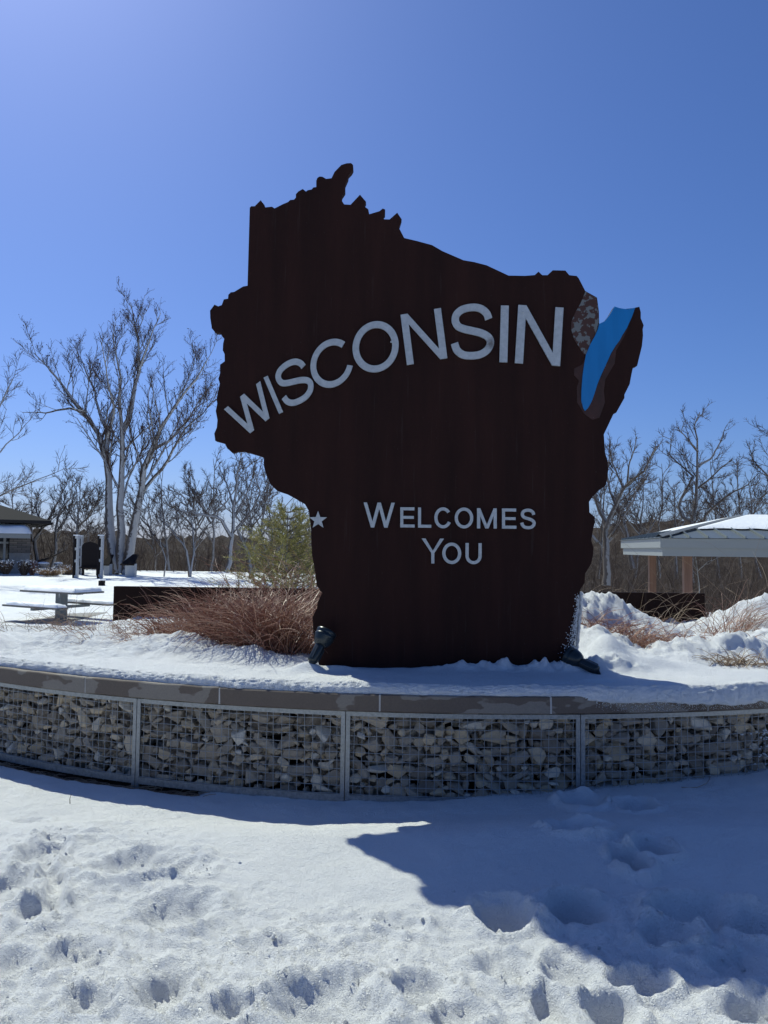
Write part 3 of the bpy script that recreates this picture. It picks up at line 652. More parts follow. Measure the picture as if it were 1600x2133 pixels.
def letter(ch, BL, BR, TL, s=.132):
    BL, BR, TL = map(np.array, (BL, BR, TL)); yf = SY-.020; hp = np.linalg.norm(TL-BL); w_ = np.linalg.norm(BR-BL)/hp
    outs, hole = glyph_outline(ch, w_, s); bm = bmesh.new()
    def put(q):
        p2 = BL+(q[0]/w_)*(BR-BL)+q[1]*(TL-BL); p = PY(p2[0], p2[1], yf); return bm.verts.new((p[0]-.3, yf-SY, p[2]-.66))
    o = [put(q) for q in outs[0]]
    if hole is None: bm.faces.new(o)
    elif hole == 'strip':
        n = len(o)//2
        for i in range(n-1): bm.faces.new((o[i], o[i+1], o[2*n-2-i], o[2*n-1-i]))
    else:
        h = [put(q) for q in hole]; n = len(o)
        for i in range(n): bm.faces.new((o[i], o[(i+1) % n], h[(i+1) % n], h[i]))
    bm.normal_update(); g = bmesh.ops.extrude_face_region(bm, geom=list(bm.faces))
    bmesh.ops.translate(bm, verts=[v for v in g['geom'] if isinstance(v, bmesh.types.BMVert)], vec=(0, .012, 0))
    bmesh.ops.recalc_face_normals(bm, faces=bm.faces); me = bpy.data.meshes.new('letter'); bm.to_mesh(me); bm.free(); obj('letter', me, M_LETTER, sign)
def oblique(cx, cy, w_, h, al, be):
    al, be = R_(al), R_(be); r = np.array([math.cos(al), -math.sin(al)])*w_; u = np.array([-math.sin(be), -math.cos(be)])*h; c = np.array([cx, cy])
    return c-r/2-u/2, c+r/2-u/2, c-r/2+u/2
letter('W', (503.3,915.9), (578.8,857.1), (466.5,852.5))
letter('I', (581,862), (589.7,857.8), (549,786.6))
letter('S', *oblique(613, 795.5, 76, 92, 29, 20))
letter('C', *oblique(690, 757, 92, 97, 24, 13))
letter('O', *oblique(782.5, 722, 98, 105, 14, 8))
letter('N', (847.8,760), (932,745.6), (834.4,655.6))
letter('S', *oblique(984, 690.3, 92, 116, 4, 2))
letter('I', (1040.6,754), (1057,754.4), (1043.75,636))
letter('N', (1072.8,756), (1167,762), (1080,634.7))
for ch, x0, x1, y0, y1 in [('W',757.5,822.5,1046.5,1098.5),('E',834,864,1056.5,1098.5),('L',871,898.5,1057,1099),('C',905,940,1056.5,1100.3),('O',947.5,986,1057,1100.5),('M',994,1035,1058.5,1100.5),('E',1046,1076,1059,1101),('S',1084,1116.5,1059.3,1102.2),('Y',878.5,925,1121.5,1173.5),('O',921.5,961,1130,1174.7),('U',970,1003.5,1131,1175)]:
    sl = (x1-x0)*.010; letter(ch, (x0, y1), (x1, y1+sl), (x0, y0),   .122 if ch in 'WY' else .148)
for px, py in ((1023, 712), (620, 757), (815, 712), (960, 735), (1090, 650), (1048, 650), (585, 852)):
    q = PY(px, py, SY-.0202); f = MB(); f.lathe([(.007, 0), (.007, .002), (.004, .0035)], 10, Matrix.Translation((q[0]-.3, q[1]-SY, q[2]-.66)) @ Matrix.Rotation(math.pi/2, 4, 'X')); f.build('letter_bolt', M_LETTER, sign)
# wet snow stuck to the right edge of the sign
rng = np.random.default_rng(8); CV = []; CF = []; nb = 0
for i in range(1500):
    py = 1235+165*rng.random()**.8; base = 1208-(py-1228)*.075; t_ = rng.random()
    dx = -abs(rng.normal())*(3+10*sst(1250, 1395, py)) if t_ < .45 else rng.uniform(-2, 5)
    s = rng.uniform(.0015, .005) if t_ < .45 else rng.uniform(.006, .013)
    c = PY(base+dx*(1 if t_ < .45 else .6)+(2 if t_ >= .45 else 0), py, SY-.003 if t_ < .45 else SY+.02+rng.random()*.05)
    v = iv*(1+.25*rng.normal(size=(len(iv), 1)))*s*np.array([1, .6, 1.1] if t_ < .45 else [.7, 1.2, 1.3])+c-np.array([.3, SY, .66]); CV.append(v); CF.append(ifc+nb); nb += len(v)
obj('snow_crust', mesh('snow_crust', np.concatenate(CV), np.concatenate(CF), True), M_SNOW, sign)

# ------------------------------------------------------------------ floodlights in front of the sign
def floodlight(foot, aim, label, tilt_stem):
    e = empty('floodlight', foot, label, 'floodlight', 'floodlights at the foot of the sign')
    a = Vector(aim).normalized(); st = Vector(tilt_stem)
    Rm = a.to_track_quat('Z', 'Y').to_matrix().to_4x4(); hub = Matrix.Translation(st) @ Rm
    f = MB(); Q = st.normalized().to_track_quat('Z', 'Y').to_matrix().to_4x4()
    f.lathe([(.020, -.03), (.020, st.length*.78), (.026, st.length*.80), (.026, st.length)], 18, Q); f.build('stem', M_LAMP, e, True)
    f = MB(); f.lathe([(.012, -.018), (.030, -.012), (.036, .0), (.036, .10), (.033, .115), (.030, .12)], 24, hub); f.build('ballast_body', M_LAMP, e, True)
    f = MB(); f.lathe([(.028, .108), (.048, .122), (.062, .145), (.068, .170), (.071, .176), (.071, .186), (.068, .190), (.068, .200), (.071, .204), (.071, .222), (.066, .224), (.062, .206)], 30, hub)
    hd = f.build('lamp_head', M_LAMP, e, True)
    f = MB(); f.lathe([(.001, .2045), (.0615, .2050), (.0615, .2060), (.001, .2065)], 24, hub); f.build('lens', M_LENS, hd)
    f = MB()
    for k in range(3): f.box(hub @ Vector((.036*math.cos(k*2.1), .036*math.sin(k*2.1), .05)), (.006, .006, .045), hub.to_3x3())
    f.build('cooling_fin', M_LAMP, e)
    return e
p0 = PY(650, 1402, 5.00); 
floodlight(p0, (.28, .32, .60), 'upright bullet floodlight beside the copper grass, aimed up at the sign', (.004, .0, .085))
p1 = PY(1243, 1396, 5.02)
floodlight((p1[0], p1[1], p1[2]-.01), (-.62, .55, .28), 'tipped over bullet floodlight lying in snow at the sign\'s frosted edge', (-.004, .004, .012))

# ------------------------------------------------------------------ low steel wall across the bed
f = MB(); f.span((-3.03, 8.35, .3), (3.62, 8.39, 1.085)); f.span((-3.03, 8.391, 1.04), (3.62, 8.44, 1.084))
f.build('steel_wall', M_CORTEN2, label='long low dark rusty steel wall crossing the bed behind the grass', cat='wall')
f = MB(); f.span((-2.9, 8.352, 1.0856), (3.5, 8.43, 1.10)); 

# ------------------------------------------------------------------ dry ornamental grass
def grass(name, c, rad, n, L, lean, spread, droop, m, label, seed, r=.0035, up=1.0, ry=None, zoff=-.03):
    rng = np.random.default_rng(seed); B = n
    q = rng.normal(size=(B, 2)); q *= np.minimum(1, 1.8/np.linalg.norm(q, axis=1, keepdims=True))
    x = c[0]+q[:, 0]*rad; y = c[1]+q[:, 1]*(ry or rad*.7)
    z = bed_z(x, y)+zoff
    az = rng.uniform(0, 2*math.pi, B); le = L*(rng.uniform(.45, 1.12, B))
    hx = np.cos(az)*spread+lean[0]+q[:, 0]*.25; hy = np.sin(az)*spread*.8+lean[1]+q[:, 1]*.15
    hn = np.hypot(hx, hy)+1e-6; k = np.minimum(1.0, hn)
    T = np.linspace(0, 1, 8)[None, :]; dr = droop*rng.uniform(.5, 1.4, B)[:, None]
    th0 = (.06+.75*k*rng.uniform(.25, 1.2, B))[:, None]/max(up, .1); bend = th0+dr*T**1.4*1.7        # angle from vertical along the blade
    st = le[:, None]/7; cz = np.cumsum(np.cos(bend)*st, 1); ch = np.cumsum(np.sin(np.minimum(bend, 2.4))*st, 1)
    cz = np.concatenate([np.zeros((B, 1)), cz[:, :-1]], 1); ch = np.concatenate([np.zeros((B, 1)), ch[:, :-1]], 1)
    wob = .085*L*rng.normal(size=(B, 1))*np.sin(T*rng.uniform(2, 8, (B, 1)))
    kz = .05*L*rng.normal(size=(B, 1))*np.sin(T*rng.uniform(3, 9, (B, 1))); cz = cz+kz*T
    P = np.stack([x[:, None]+(hx/hn)[:, None]*ch-(hy/hn)[:, None]*wob, y[:, None]+(hy/hn)[:, None]*ch+(hx/hn)[:, None]*wob, np.maximum(z[:, None]+cz, (z+.02)[:, None]-.01+.0*cz)], 2)
    Rr = r*rng.uniform(.5, 1.4, (B, 1))*(1-.7*T)
    tb = TB(); tb.tubes(P, Rr, 3); me = tb.m(name)
    o = obj(name, me, m, label=label, cat='grass', group='dry grass clumps in the planting bed'); return o
GL = 'dry grass clumps in the planting bed'
grass('ornamental_grass', (-.80, 5.85), .16, 850, .66, (-.15, -.05), .8, .75, M_GR_COPPER, 'dense copper grass clump pressed against the sign\'s left edge', 1)
grass('ornamental_grass', (-1.15, 6.15), .20, 680, .60, (-.35, -.1), .85, .75, M_GR_COPPER, 'copper grass clump arching over the snow heaps beside the dense one', 2)
grass('ornamental_grass', (-1.55, 6.6), .24, 520, .52, (-.55, -.05), .7, .8, M_GR_COPPER, 'copper grass clump bowed toward the open end of the low steel wall', 3)
grass('ornamental_grass', (-.85, 7.5), .38, 300, 1.0, (-.2, 0), .6, .65, M_GR_COPPER, 'tall feathery grass standing right in front of the low steel wall', 4, r=.0031)
grass('ornamental_grass', (-3.25, 8.0), .12, 70, .60, (-.35, -.1), .8, .6, M_GR_TAN, 'small pale tuft of grass near the picnic table', 5, r=.003)
grass('ornamental_grass', (-2.85, 7.0), .42, 160, .36, (-.7, 0), 1.0, 1.0, M_GR_TAN, 'flattened grass scraps lying on snow left of the steel wall', 6, ry=.14, r=.0024, up=.6)
grass('ornamental_grass', (-2.0, 6.35), .40, 260, .30, (-.6, -.3), 1.0, 1.0, M_GR_COPPER, 'low matted grass poking from the snow heap', 7, ry=.18, r=.0022, up=.7)
grass('ornamental_grass', (2.25, 8.1), .50, 150, .70, (.1, -.1), 1.0, .8, M_GR_TAN, 'tan broken grass stalks over the right half of the steel wall', 8, r=.0024)
grass('ornamental_grass', (2.60, 6.15), .26, 300, .30, (-.3, -.35), 1.0, 1.0, M_GR_COPPER, 'matted grass clump between snow mounds right of the sign', 9, ry=.10, up=.6)
grass('ornamental_grass', (2.62, 5.45), .12, 220, .22, (.2, -.2), 1.0, 1.1, M_GR_TAN, 'small flat tuft of grass by the right rim of the planter', 10, ry=.05, up=.6)
grass('ornamental_grass', (3.40, 7.25), .14, 170, .55, (.35, -.45), .6, 1.0, M_GR_COPPER, 'drooping grass clump under the largest snow mound', 11, r=.0024, up=.8)
grass('ornamental_grass', (3.5, 6.9), .35, 16, 1.15, (-.3, 0), .5, .45, M_GR_TAN, 'few tall thin stalks rising before the pavilion', 12, r=.0026)
grass('ornamental_grass', (1.95, 6.15), .16, 300, .40, (.35, -.3), .8, 1.0, M_GR_COPPER, 'dark grass tuft under the snow slope beside the sign', 13, ry=.08, up=.7)

# ------------------------------------------------------------------ trees
def resample(P, n):
    P = np.asarray(P, float); d = np.r_[0, np.cumsum(np.linalg.norm(np.diff(P[:, :3], axis=0), axis=1))]
    t = np.linspace(0, d[-1], n); return np.stack([np.interp(t, d, P[:, k]) for k in range(P.shape[1])], 1)
def spawn(rng, P, Rr, k, ratio, ang, n, t0=.25, t1=1.0, upb=.15, rr=.55, wig=.16, rmin=.004, absL=None):
    B, m, _ = P.shape
    L = np.linalg.norm(np.diff(P, axis=1), axis=2).sum(1); Lr = np.percentile(L, 75); keep = np.repeat(np.clip(L/Lr, .22, 1), k) > rng.random(B*k); L = np.maximum(L, .55*Lr)
    t = t0+(t1-t0)*((np.arange(k)[None, :]+rng.random((B, k)))/k); f = t*(m-1); i = np.minimum(f.astype(int), m-2); fr = (f-i)[..., None]
    b = np.arange(B)[:, None]; p = P[b, i]*(1-fr)+P[b, i+1]*fr; tn = P[b, i+1]-P[b, i]; tn /= np.linalg.norm(tn, axis=2, keepdims=True)+1e-9
    r0 = (Rr[b, i]*(1-fr[..., 0])+Rr[b, i+1]*fr[..., 0])
    v = rng.normal(size=(B, k, 3)); v -= (v*tn).sum(2, keepdims=True)*tn; v /= np.linalg.norm(v, axis=2, keepdims=True)+1e-9
    a = ang*rng.uniform(.6, 1.35, (B, k, 1)); d = np.cos(a)*tn+np.sin(a)*v; d[..., 2] += upb; d /= np.linalg.norm(d, axis=2, keepdims=True)
    Lc = ratio*L[:, None]*(1-.55*t)*rng.uniform(.55, 1.25, (B, k))
    if absL is not None: Lc = np.minimum(np.maximum(Lc, absL*.6), absL*1.5)
    N = B*k; d = d.reshape(N, 3); p = p.reshape(N, 3); Lc = Lc.reshape(N); r0 = np.maximum(r0.reshape(N)*rr, rmin)
    C = np.zeros((N, n, 3)); C[:, 0] = p; cur = d.copy()
    for j in range(1, n):
        cur = cur+wig*rng.normal(size=(N, 3)); cur[:, 2] += upb*.35; cur /= np.linalg.norm(cur, axis=1, keepdims=True); C[:, j] = C[:, j-1]+cur*(Lc/(n-1))[:, None]
    Rc = r0[:, None]*(1-.72*np.linspace(0, 1, n))[None, :]; return C[keep], np.maximum(Rc, rmin*.55)[keep]
def tree(name, label, cat, d, stems, seed, k=(9, 7, 5), ratio=(.42, .42, .5), bud=0, base=None, m1=None, grp=None, upb=.15, rmin=.0045, depth=.9, ang=.75, t0=.25, tw=.35):
    """stems: list of (points in photo pixels, base radius, end radius, depth drift)"""
    rng = np.random.default_rng(seed); tb = TB(); cr = TB(); mains = []; rmin = d*.00029; k = (k[0]+3, k[1]+1, k[2]+2)
    for pts, ra, rb, dd in stems:
        n = 12; q = np.array(pts, float); t = np.linspace(0, 1, len(q)); q3 = np.array([PY(a[0], a[1], d+dd*s_**1.2) for a, s_ in zip(q, t)])
        q3 = resample(q3, n); jit = rng.normal(size=(n, 3))*.012*np.linalg.norm(q3[-1]-q3[0])*.35; jit[0] = 0; q3 += jit
        rad = (ra+(rb-ra)*np.linspace(0, 1, n)**.7)*(.74 if d > 35 else .62); mains.append((q3, rad))
    P0 = np.array([a for a, _ in mains]); R0 = np.array([b for _, b in mains])
    tb.tubes(P0, R0, 10)
    P1, R1 = spawn(rng, P0, R0, k[0], ratio[0], ang, 7, t0, 1.0, upb, .42, .11, rmin*1.7); tb.tubes(P1, R1, 5)
    P2, R2 = spawn(rng, P1, R1, k[1], ratio[1], ang, 5, .15, 1.0, upb, .6, .13, rmin*1.1); cr.tubes(P2, R2, 4)
    P3, R3 = spawn(rng, P2, R2, k[2], ratio[2], ang, 4, .1, 1.0, upb, .65, .15, rmin*.85, tw); cr.tubes(P3, R3, 3)
    foot = np.array(P0[0][0]); e = empty(name, tuple(foot), label, cat, grp)
    mw = tb.m('trunk'); mc = cr.m('crown')
    for me in (mw, mc):
        co = np.empty(len(me.vertices)*3, np.float32); me.vertices.foreach_get('co', co); co = co.reshape(-1, 3)-foot.astype(np.float32); me.vertices.foreach_set('co', co.ravel()); me.update()
    obj('trunk', mw, m1 or M_BARK, e); co = obj('crown', mc, M_TWIG, e)
    if bud:
        pts = np.concatenate([P3[:, -1], P3[:, 2], P3[:, 1]]) if bud > 1 else P3[:, -1]
        pts = pts-foot; N = len(pts); tri = pts[:, None, :]+rng.normal(size=(N, 3, 3))*.03
        bt = TB(); bt.tris(tri); obj('buds', bt.m('buds', False), M_BUD, co)
    return e
def c5(l): return [(x/3.136, 560+y/3.136) for x, y in l]
def c7(l): return [(1150+x/3.556, 820+y/3.556) for x, y in l]
def c6(l): return [(x/2.2857, 1000+y/2.2857) for x, y in l]
BG = 'bare trees along the valley edge'
tree('maple_tree', 'tall bare maple with several pale upright stems and swelling buds', 'tree', 40, [
 (c5([(770,1990),(745,1860),(712,1700),(722,1500),(692,1250),(650,1080),(570,950),(490,850),(380,710),(290,620),(215,545)]), .44, .03, 1.5),
 (c5([(790,1990),(790,1800),(790,1500),(790,1300),(800,1060),(778,880),(775,780),(795,690),(755,570),(735,430)]), .40, .03, -1.0),
 (c5([(820,1990),(842,1830),(872,1680),(912,1480),(950,1300),(982,1180),(1022,1070),(1100,970),(1180,850),(1280,720),(1370,590)]), .42, .03, -2.0),
 (c5([(560,940),(450,910),(300,940),(150,935)]), .12, .02, 1.0),
 (c5([(690,1190),(712,1090),(640,930),(620,800),(555,650),(490,510)]), .17, .025, 2.5),
 (c5([(700,1100),(750,930),(720,800),(690,640),(660,470)]), .14, .02, -2.5),
 (c5([(800,1060),(850,960),(880,800),(905,690),(905,450),(870,330),(850,220)]), .24, .03, 1.0),
 (c5([(905,660),(960,510),(1000,400),(1050,290)]), .11, .02, -1.0),
 (c5([(915,640),(900,420),(950,260)]), .09, .02, 1.0),
 (c5([(910,1490),(1000,1370),(1080,1280),(1140,1160),(1220,1040),(1340,920),(1430,830)]), .16, .02, -3.0),
 (c5([(985,1180),(1100,1130),(1210,1010),(1290,880),(1390,740)]), .14, .02, 3.0),
 (c5([(790,1560),(830,1400),(880,1280),(930,1180),(960,1040)]), .10, .02, 2.0)], 11, (13, 9, 6), (.36, .46, .5), 1, upb=.26, t0=.3, rmin=.007, ang=.7, tw=.45)
tree('gnarled_tree', 'gnarled bare tree with forked trunk beside the sign\'s right edge', 'tree', 27, [
 (c7([(400,1420),(402,1200),(400,960),(350,850),(305,740),(280,600),(300,450)]), .26, .05, .8),
 (c7([(402,1000),(450,870),(490,790),(530,690),(600,630),(690,570),(730,480),(770,390)]), .17, .03, -1.2),
 (c7([(525,690),(480,590),(440,490),(425,400)]), .08, .02, 1.0), (c7([(560,660),(570,520),(610,420),(625,320)]), .07, .02, -.8),
 (c7([(330,1100),(250,1000),(200,900)]), .12, .03, 0)], 21, (9, 7, 4), (.40, .40, .5), m1=M_BARKD, grp=BG, tw=.3)
tree('bare_tree', 'dark leaning bare trunk behind the gnarled tree', 'tree', 33, [
 (c7([(600,1300),(560,1060),(490,850),(425,700),(400,560),(430,420)]), .22, .03, 1.0), (c7([(520,920),(600,800),(640,680),(720,560)]), .09, .02, 1.0)], 22, (9, 7, 4), (.40, .42, .5), m1=M_BARKD, grp=BG, tw=.3)
tree('bare_tree', 'dark twiggy bare tree rising behind the pavilion roof ridge', 'tree', 33, [
 (c7([(1030,1400),(1040,960),(1070,800),(1075,620),(1085,450),(1080,330),(1050,250),(1090,130)]), .26, .03, 0),
 (c7([(1040,960),(960,900),(930,820),(1000,690),(1050,610),(960,540),(870,450),(880,320)]), .15, .025, 1.5),
 (c7([(1120,1000),(1130,910),(1240,800),(1330,730),(1430,690),(1530,590)]), .14, .02, -1.5),
 (c7([(1085,540),(1180,480),(1240,370),(1290,240)]), .10, .02, 1), (c7([(1080,700),(1160,640),(1240,560),(1340,480)]), .09, .02, -1), (c7([(1080,430),(1010,340),(930,250)]), .09, .02, -.6)], 23, (9, 7, 5), (.36, .42, .5), m1=M_BARKD, grp=BG, tw=.32)
tree('bare_tree', 'bare tree spreading beyond the far end of the pavilion', 'tree', 30, [
 ([(1665,1200),(1655,1080),(1650,1000),(1630,940),(1612,890)], .24, .03, 0), ([(1652,1030),(1600,990),(1570,960),(1560,930)], .10, .02, 1), ([(1655,1060),(1610,1050),(1560,1040)], .08, .02, -1), ([(1650,990),(1690,920),(1700,860)], .12, .02, 0)], 24, (10, 7, 5), (.42, .42, .5), m1=M_BARKD, grp=BG, tw=.32)
tree('bare_tree', 'slim pale bare tree standing against the pavilion post', 'tree', 24, [
 ([(1458,1260),(1452,1195),(1446,1140),(1452,1090)], .06, .02, 0), ([(1452,1190),(1475,1170),(1500,1160)], .03, .01, 0)], 25, (7, 5, 3), (.45, .45, .5), grp=BG, tw=.25)
tree('bare_tree', 'pale straight bare tree beside the yellow green pine', 'tree', 36, [
 (c6([(1075,440),(1090,390),(1110,200),(1120,80),(1135,-60),(1150,-130)]), .20, .03, 0), (c6([(1100,270),(1050,180),(900,155),(800,140)]), .14, .03, -1.5), (c6([(1112,180),(1160,100),(1200,0),(1215,-90)]), .10, .02, 1),
 (c6([(1115,130),(1080,20),(1040,-70)]), .09, .02, 1)], 26, (9, 7, 5), (.42, .42, .5), grp=BG, tw=.32)
tree('bare_tree', 'twisted dark bare tree behind the yellow green pine', 'tree', 33, [
 (c6([(1200,470),(1185,350),(1130,230),(1190,160),(1240,60),(1210,-40)]), .20, .03, 0), (c6([(1290,470),(1240,260),(1262,100),(1290,-20)]), .16, .03, 1), (c6([(1200,330),(1260,250),(1330,160),(1400,80)]), .12, .02, -1)], 27, (9, 7, 5), (.42, .42, .5), m1=M_BARKD, grp=BG, tw=.32)
tree('bare_tree', 'thin leaning bare tree between the maple and the pine', 'tree', 38, [
 (c6([(905,470),(900,420),(888,330),(800,220),(725,150),(650,90)]), .12, .02, 0), (c6([(905,460),(925,330),(915,200),(880,90)]), .10, .02, 1), (c6([(780,470),(790,380),(760,290),(790,180)]), .06, .02, 0)], 28, (9, 7, 4), (.45, .42, .5), grp=BG, tw=.35)
tree('bare_tree', 'crooked bare tree at the corner of the rest area building', 'tree', 43, [
 (c6([(185,450),(178,390),(165,290),(200,230),(250,150),(292,60),(300,10)]), .19, .03, 0), (c6([(180,390),(240,370),(310,335)]), .14, .04, -1), (c6([(200,225),(170,130),(190,40)]), .08, .02, 1)], 29, (9, 7, 4), (.42, .42, .5), m1=M_BARKD, grp=BG, tw=.4)
tree('bare_tree', 'slender bare tree leaning between building and the arched panel', 'tree', 43, [
 (c6([(240,450),(266,350),(262,240),(285,150),(335,90),(350,0)]), .17, .03, 0), (c6([(266,250),(310,190),(340,130),(430,60)]), .09, .02, 1), (c6([(355,470),(362,250),(372,100),(360,30)]), .06, .02, 2)], 30, (9, 7, 4), (.42, .42, .5), m1=M_BARKD, grp=BG, tw=.4)
tree('bare_tree', 'wide bare tree whose thin branches hang over the building roof', 'tree', 30, [
 ([(-95,1230),(-90,1100),(-70,1000),(-40,920),(0,850),(25,790)], .22, .03, 0), ([(-85,1060),(-20,1040),(50,1010),(100,990),(135,975)], .10, .012, -1), ([(-75,1000),(-20,960),(40,900),(75,860)], .09, .012, 1), ([(-60,960),(-90,860),(-80,760)], .12, .02, 0)], 31, (9, 6, 4), (.38, .42, .5), m1=M_BARKD, grp=BG, tw=.45)

# the further row of slender trees, too alike to tell apart
def far_tree(px, d, ytop, seed):
    side = px > 800
    r = random.Random(seed); yb = 1205; H_ = yb-ytop; l = r.uniform(-.12, .12)*H_
    P = lambda t, o=0: (px+l*t+o*H_+r.uniform(-.02, .02)*H_, yb-H_*t)
    st = [([P(0), P(.25), P(.5), P(.75), P(1)], .17, .02, r.uniform(-1, 1))]
    for i in range(r.randint(2, 4)):
        t = r.uniform(.2, .55); sg = r.choice((-1, 1)); st.append(([P(t), P(t+.12, sg*.10), P(t+.26, sg*r.uniform(.16, .26)), P(min(.95, t+.42), sg*r.uniform(.2, .36))], .09, .015, r.uniform(-2, 2)))
    tree('slender_tree', 'slender bare tree of the twiggy row behind the pavilion' if side else 'slender bare tree of the twiggy row beyond the snowy lawn', 'tree', d, st, seed, (7, 6, 3), (.42, .44, .5), m1=M_BARKD, grp='slender bare trees behind the pavilion' if side else 'slender bare trees beyond the lawn', tw=.5)
for k_, (px, d, yt) in enumerate([(20, 52, 1010), (70, 56, 1035), (150, 50, 1010), (190, 55, 1040), (325, 52, 1020), (352, 47, 985), (408, 54, 1000), (440, 48, 955), (530, 50, 975), (575, 54, 1000), (622, 50, 1045),
        (1325, 44, 1000), (1372, 48, 965), (1405, 42, 1010), (1500, 44, 960), (1545, 47, 975), (1580, 42, 1000), (1620, 46, 940), (1250, 46, 970)]): far_tree(px, d, yt, 300+k_)
# young pine
def pine(d, px, ytop, ybase, seed):
    rng = np.random.default_rng(seed); b = PY(px, ybase, d); top = PY(px+8, ytop, d); Hh = top[2]-b[2]
    e = empty('pine_tree', tuple(b), 'young yellow green pine with loose drooping needles', 'tree')
    tb = TB(); ax_ = np.stack([b+(top-b)*t for t in np.linspace(0, 1, 9)]); tb.tubes(ax_[None]-b, np.linspace(.035, .006, 9)[None], 7)
    Bp = []
    for lv in range(17):
        t = .04+.92*lv/16; c = b+(top-b)*t; n = 7 if lv < 14 else 5; L = Hh*.50*(1-t)**.7+.12
        for i in range(n):
            a = i*2*math.pi/n+lv*1.3+rng.normal()*.2; l = L*rng.uniform(.4, 1.25); q = np.linspace(0, 1, 6)
            Bp.append(np.stack([c[0]+math.cos(a)*l*q, c[1]+math.sin(a)*l*q, c[2]+l*(.25*q-.1*q*q+.22*q**3)+rng.normal()*.02*q], 1))
    Bp = np.array(Bp); tb.tubes(Bp-b, np.repeat(np.linspace(.010, .003, 6)[None], len(Bp), 0), 4)
    S2, R2 = spawn(rng, Bp, np.full(Bp.shape[:2], .006), 7, .42, .7, 4, .2, 1.0, .12, .6, .15, .003); tb.tubes(S2-b, R2, 3)
    obj('trunk', tb.m('trunk'), M_BARKD, e)
    allp = np.concatenate([Bp.reshape(-1, 6, 3)[:, 2:].reshape(-1, 3), S2[:, 1:].reshape(-1, 3)]); dirs = np.concatenate([(Bp[:, 3:]-Bp[:, 2:-1]).repeat(1, 0)[:, [0, 0, 1, 2]].reshape(-1, 3), (S2[:, 1:]-S2[:, :-1]).reshape(-1, 3)])
    dirs /= np.linalg.norm(dirs, axis=1, keepdims=True); k = 9; p = np.repeat(allp, k, 0); dd = np.repeat(dirs, k, 0)+.75*rng.normal(size=(len(allp)*k, 3)); dd[:, 2] += .1; dd /= np.linalg.norm(dd, axis=1, keepdims=True)
    p = p+dirs.repeat(k, 0)*rng.uniform(-.06, .06, (len(p), 1)); Ln = rng.uniform(.05, .105, (len(p), 1)); sd_ = np.cross(dd, rng.normal(size=dd.shape)); sd_ /= np.linalg.norm(sd_, axis=1, keepdims=True)
    tri = np.stack([p-sd_*.0055, p+sd_*.0055, p+dd*Ln], 1)-b; nb_ = TB(); nb_.tris(tri); obj('crown', nb_.m('crown', False), M_NEEDLE, e)
pine(12.5, 592, 1058, 1300, 4)

# brushwood along the valley edge
def thicket(x0, x1, y0, y1, n, h0, h1, seed, zf):
    rng = np.random.default_rng(seed); x = rng.uniform(x0, x1, n); y = rng.uniform(y0, y1, n); z = np.array([zf(a, b) for a, b in zip(x, y)]); h = rng.uniform(h0, h1, n)
    d = rng.normal(size=(n, 3))*.28; d[:, 2] = 1; d /= np.linalg.norm(d, axis=1, keepdims=True); q = np.linspace(0, 1, 5)
    P = np.stack([x, y, z], 1)[:, None, :]+d[:, None, :]*(q[None, :]*h[:, None])[..., None]+.05*h[:, None, None]*rng.normal(size=(n, 5, 3))*q[None, :, None]
    tb = TB(); Rr = rng.uniform(.010, .030, (n, 1))*(1-.7*q)[None]; tb.tubes(P, Rr, 3)
    P1, R1 = spawn(rng, P, Rr, 6, .45, .7, 4, .2, 1, .2, .6, .2, .006); tb.tubes(P1, R1, 3)
    P2, R2 = spawn(rng, P1, R1, 4, .5, .7, 3, .2, 1, .2, .6, .2, .0045); tb.tubes(P2, R2, 3)
    return tb
tb = thicket(-30, 2, 44.5, 62, 800, 1.6, 3.6, 5, lambda a, b: float(far_ground(np.array(a), np.array(b))))
obj('brushwood', tb.m('brushwood'), M_BRUSH, kind='stuff', label='band of brown leafless brushwood beyond the snowy lawn', cat='brushwood')
tb = thicket(6, 27, 26, 44, 850, 1.8, 4.2, 6, lambda a, b: float(far_ground(np.array(a), np.array(b))))
obj('brushwood', tb.m('brushwood'), M_BRUSH, kind='stuff', label='dense brown brushwood on the slope behind the pavilion', cat='brushwood')

# ------------------------------------------------------------------ things on the lawn
M_WOODG, t, p = mat('weathered_grey_planks', (.14, .135, .125), .8)
t.links.new(ramp(t, noise(t, 6, 5, .6, mscale=(1, 6, 6)).outputs[0], [(.3, (.10, .096, .09)), (.7, (.18, .172, .16))]).outputs[0], p.inputs['Base Color'])
M_STEELG, t, p = mat('grey_painted_post', (.16, .18, .19), .5)
M_CONC, t, p = mat('concrete', (.30, .29, .27), .9)
t.links.new(ramp(t, noise(t, 5, 5, .6).outputs[0], [(.3, (.24, .23, .215)), (.7, (.35, .34, .32))]).outputs[0], p.inputs['Base Color'])
M_DARK, t, p = mat('dark_bronze_panel', (.020, .017, .018), .85, 0, .1)
M_WHITE, t, p = mat('white_paint', (.45, .46, .47), .6)
M_ROOFD, t, p = mat('dark_shingles', (.030, .029, .031), .9, 0, .1)
bump(t, p, noise(t, 20, 3).outputs[0], .5, .02)
M_BRICK, t, p = mat('ledge_stone_wall', (.2, .18, .16), .9)
bt = node(t, 'ShaderNodeTexBrick'); bt.inputs['Scale'].default_value = 1.0; bt.inputs['Mortar Size'].default_value = .012; bt.inputs['Brick Width'].default_value = .42; bt.inputs['Row Height'].default_value = .11
bt.inputs['Color1'].default_value = (.24, .21, .18, 1); bt.inputs['Color2'].default_value = (.13, .12, .115, 1); bt.inputs['Mortar'].default_value = (.06, .055, .05, 1)
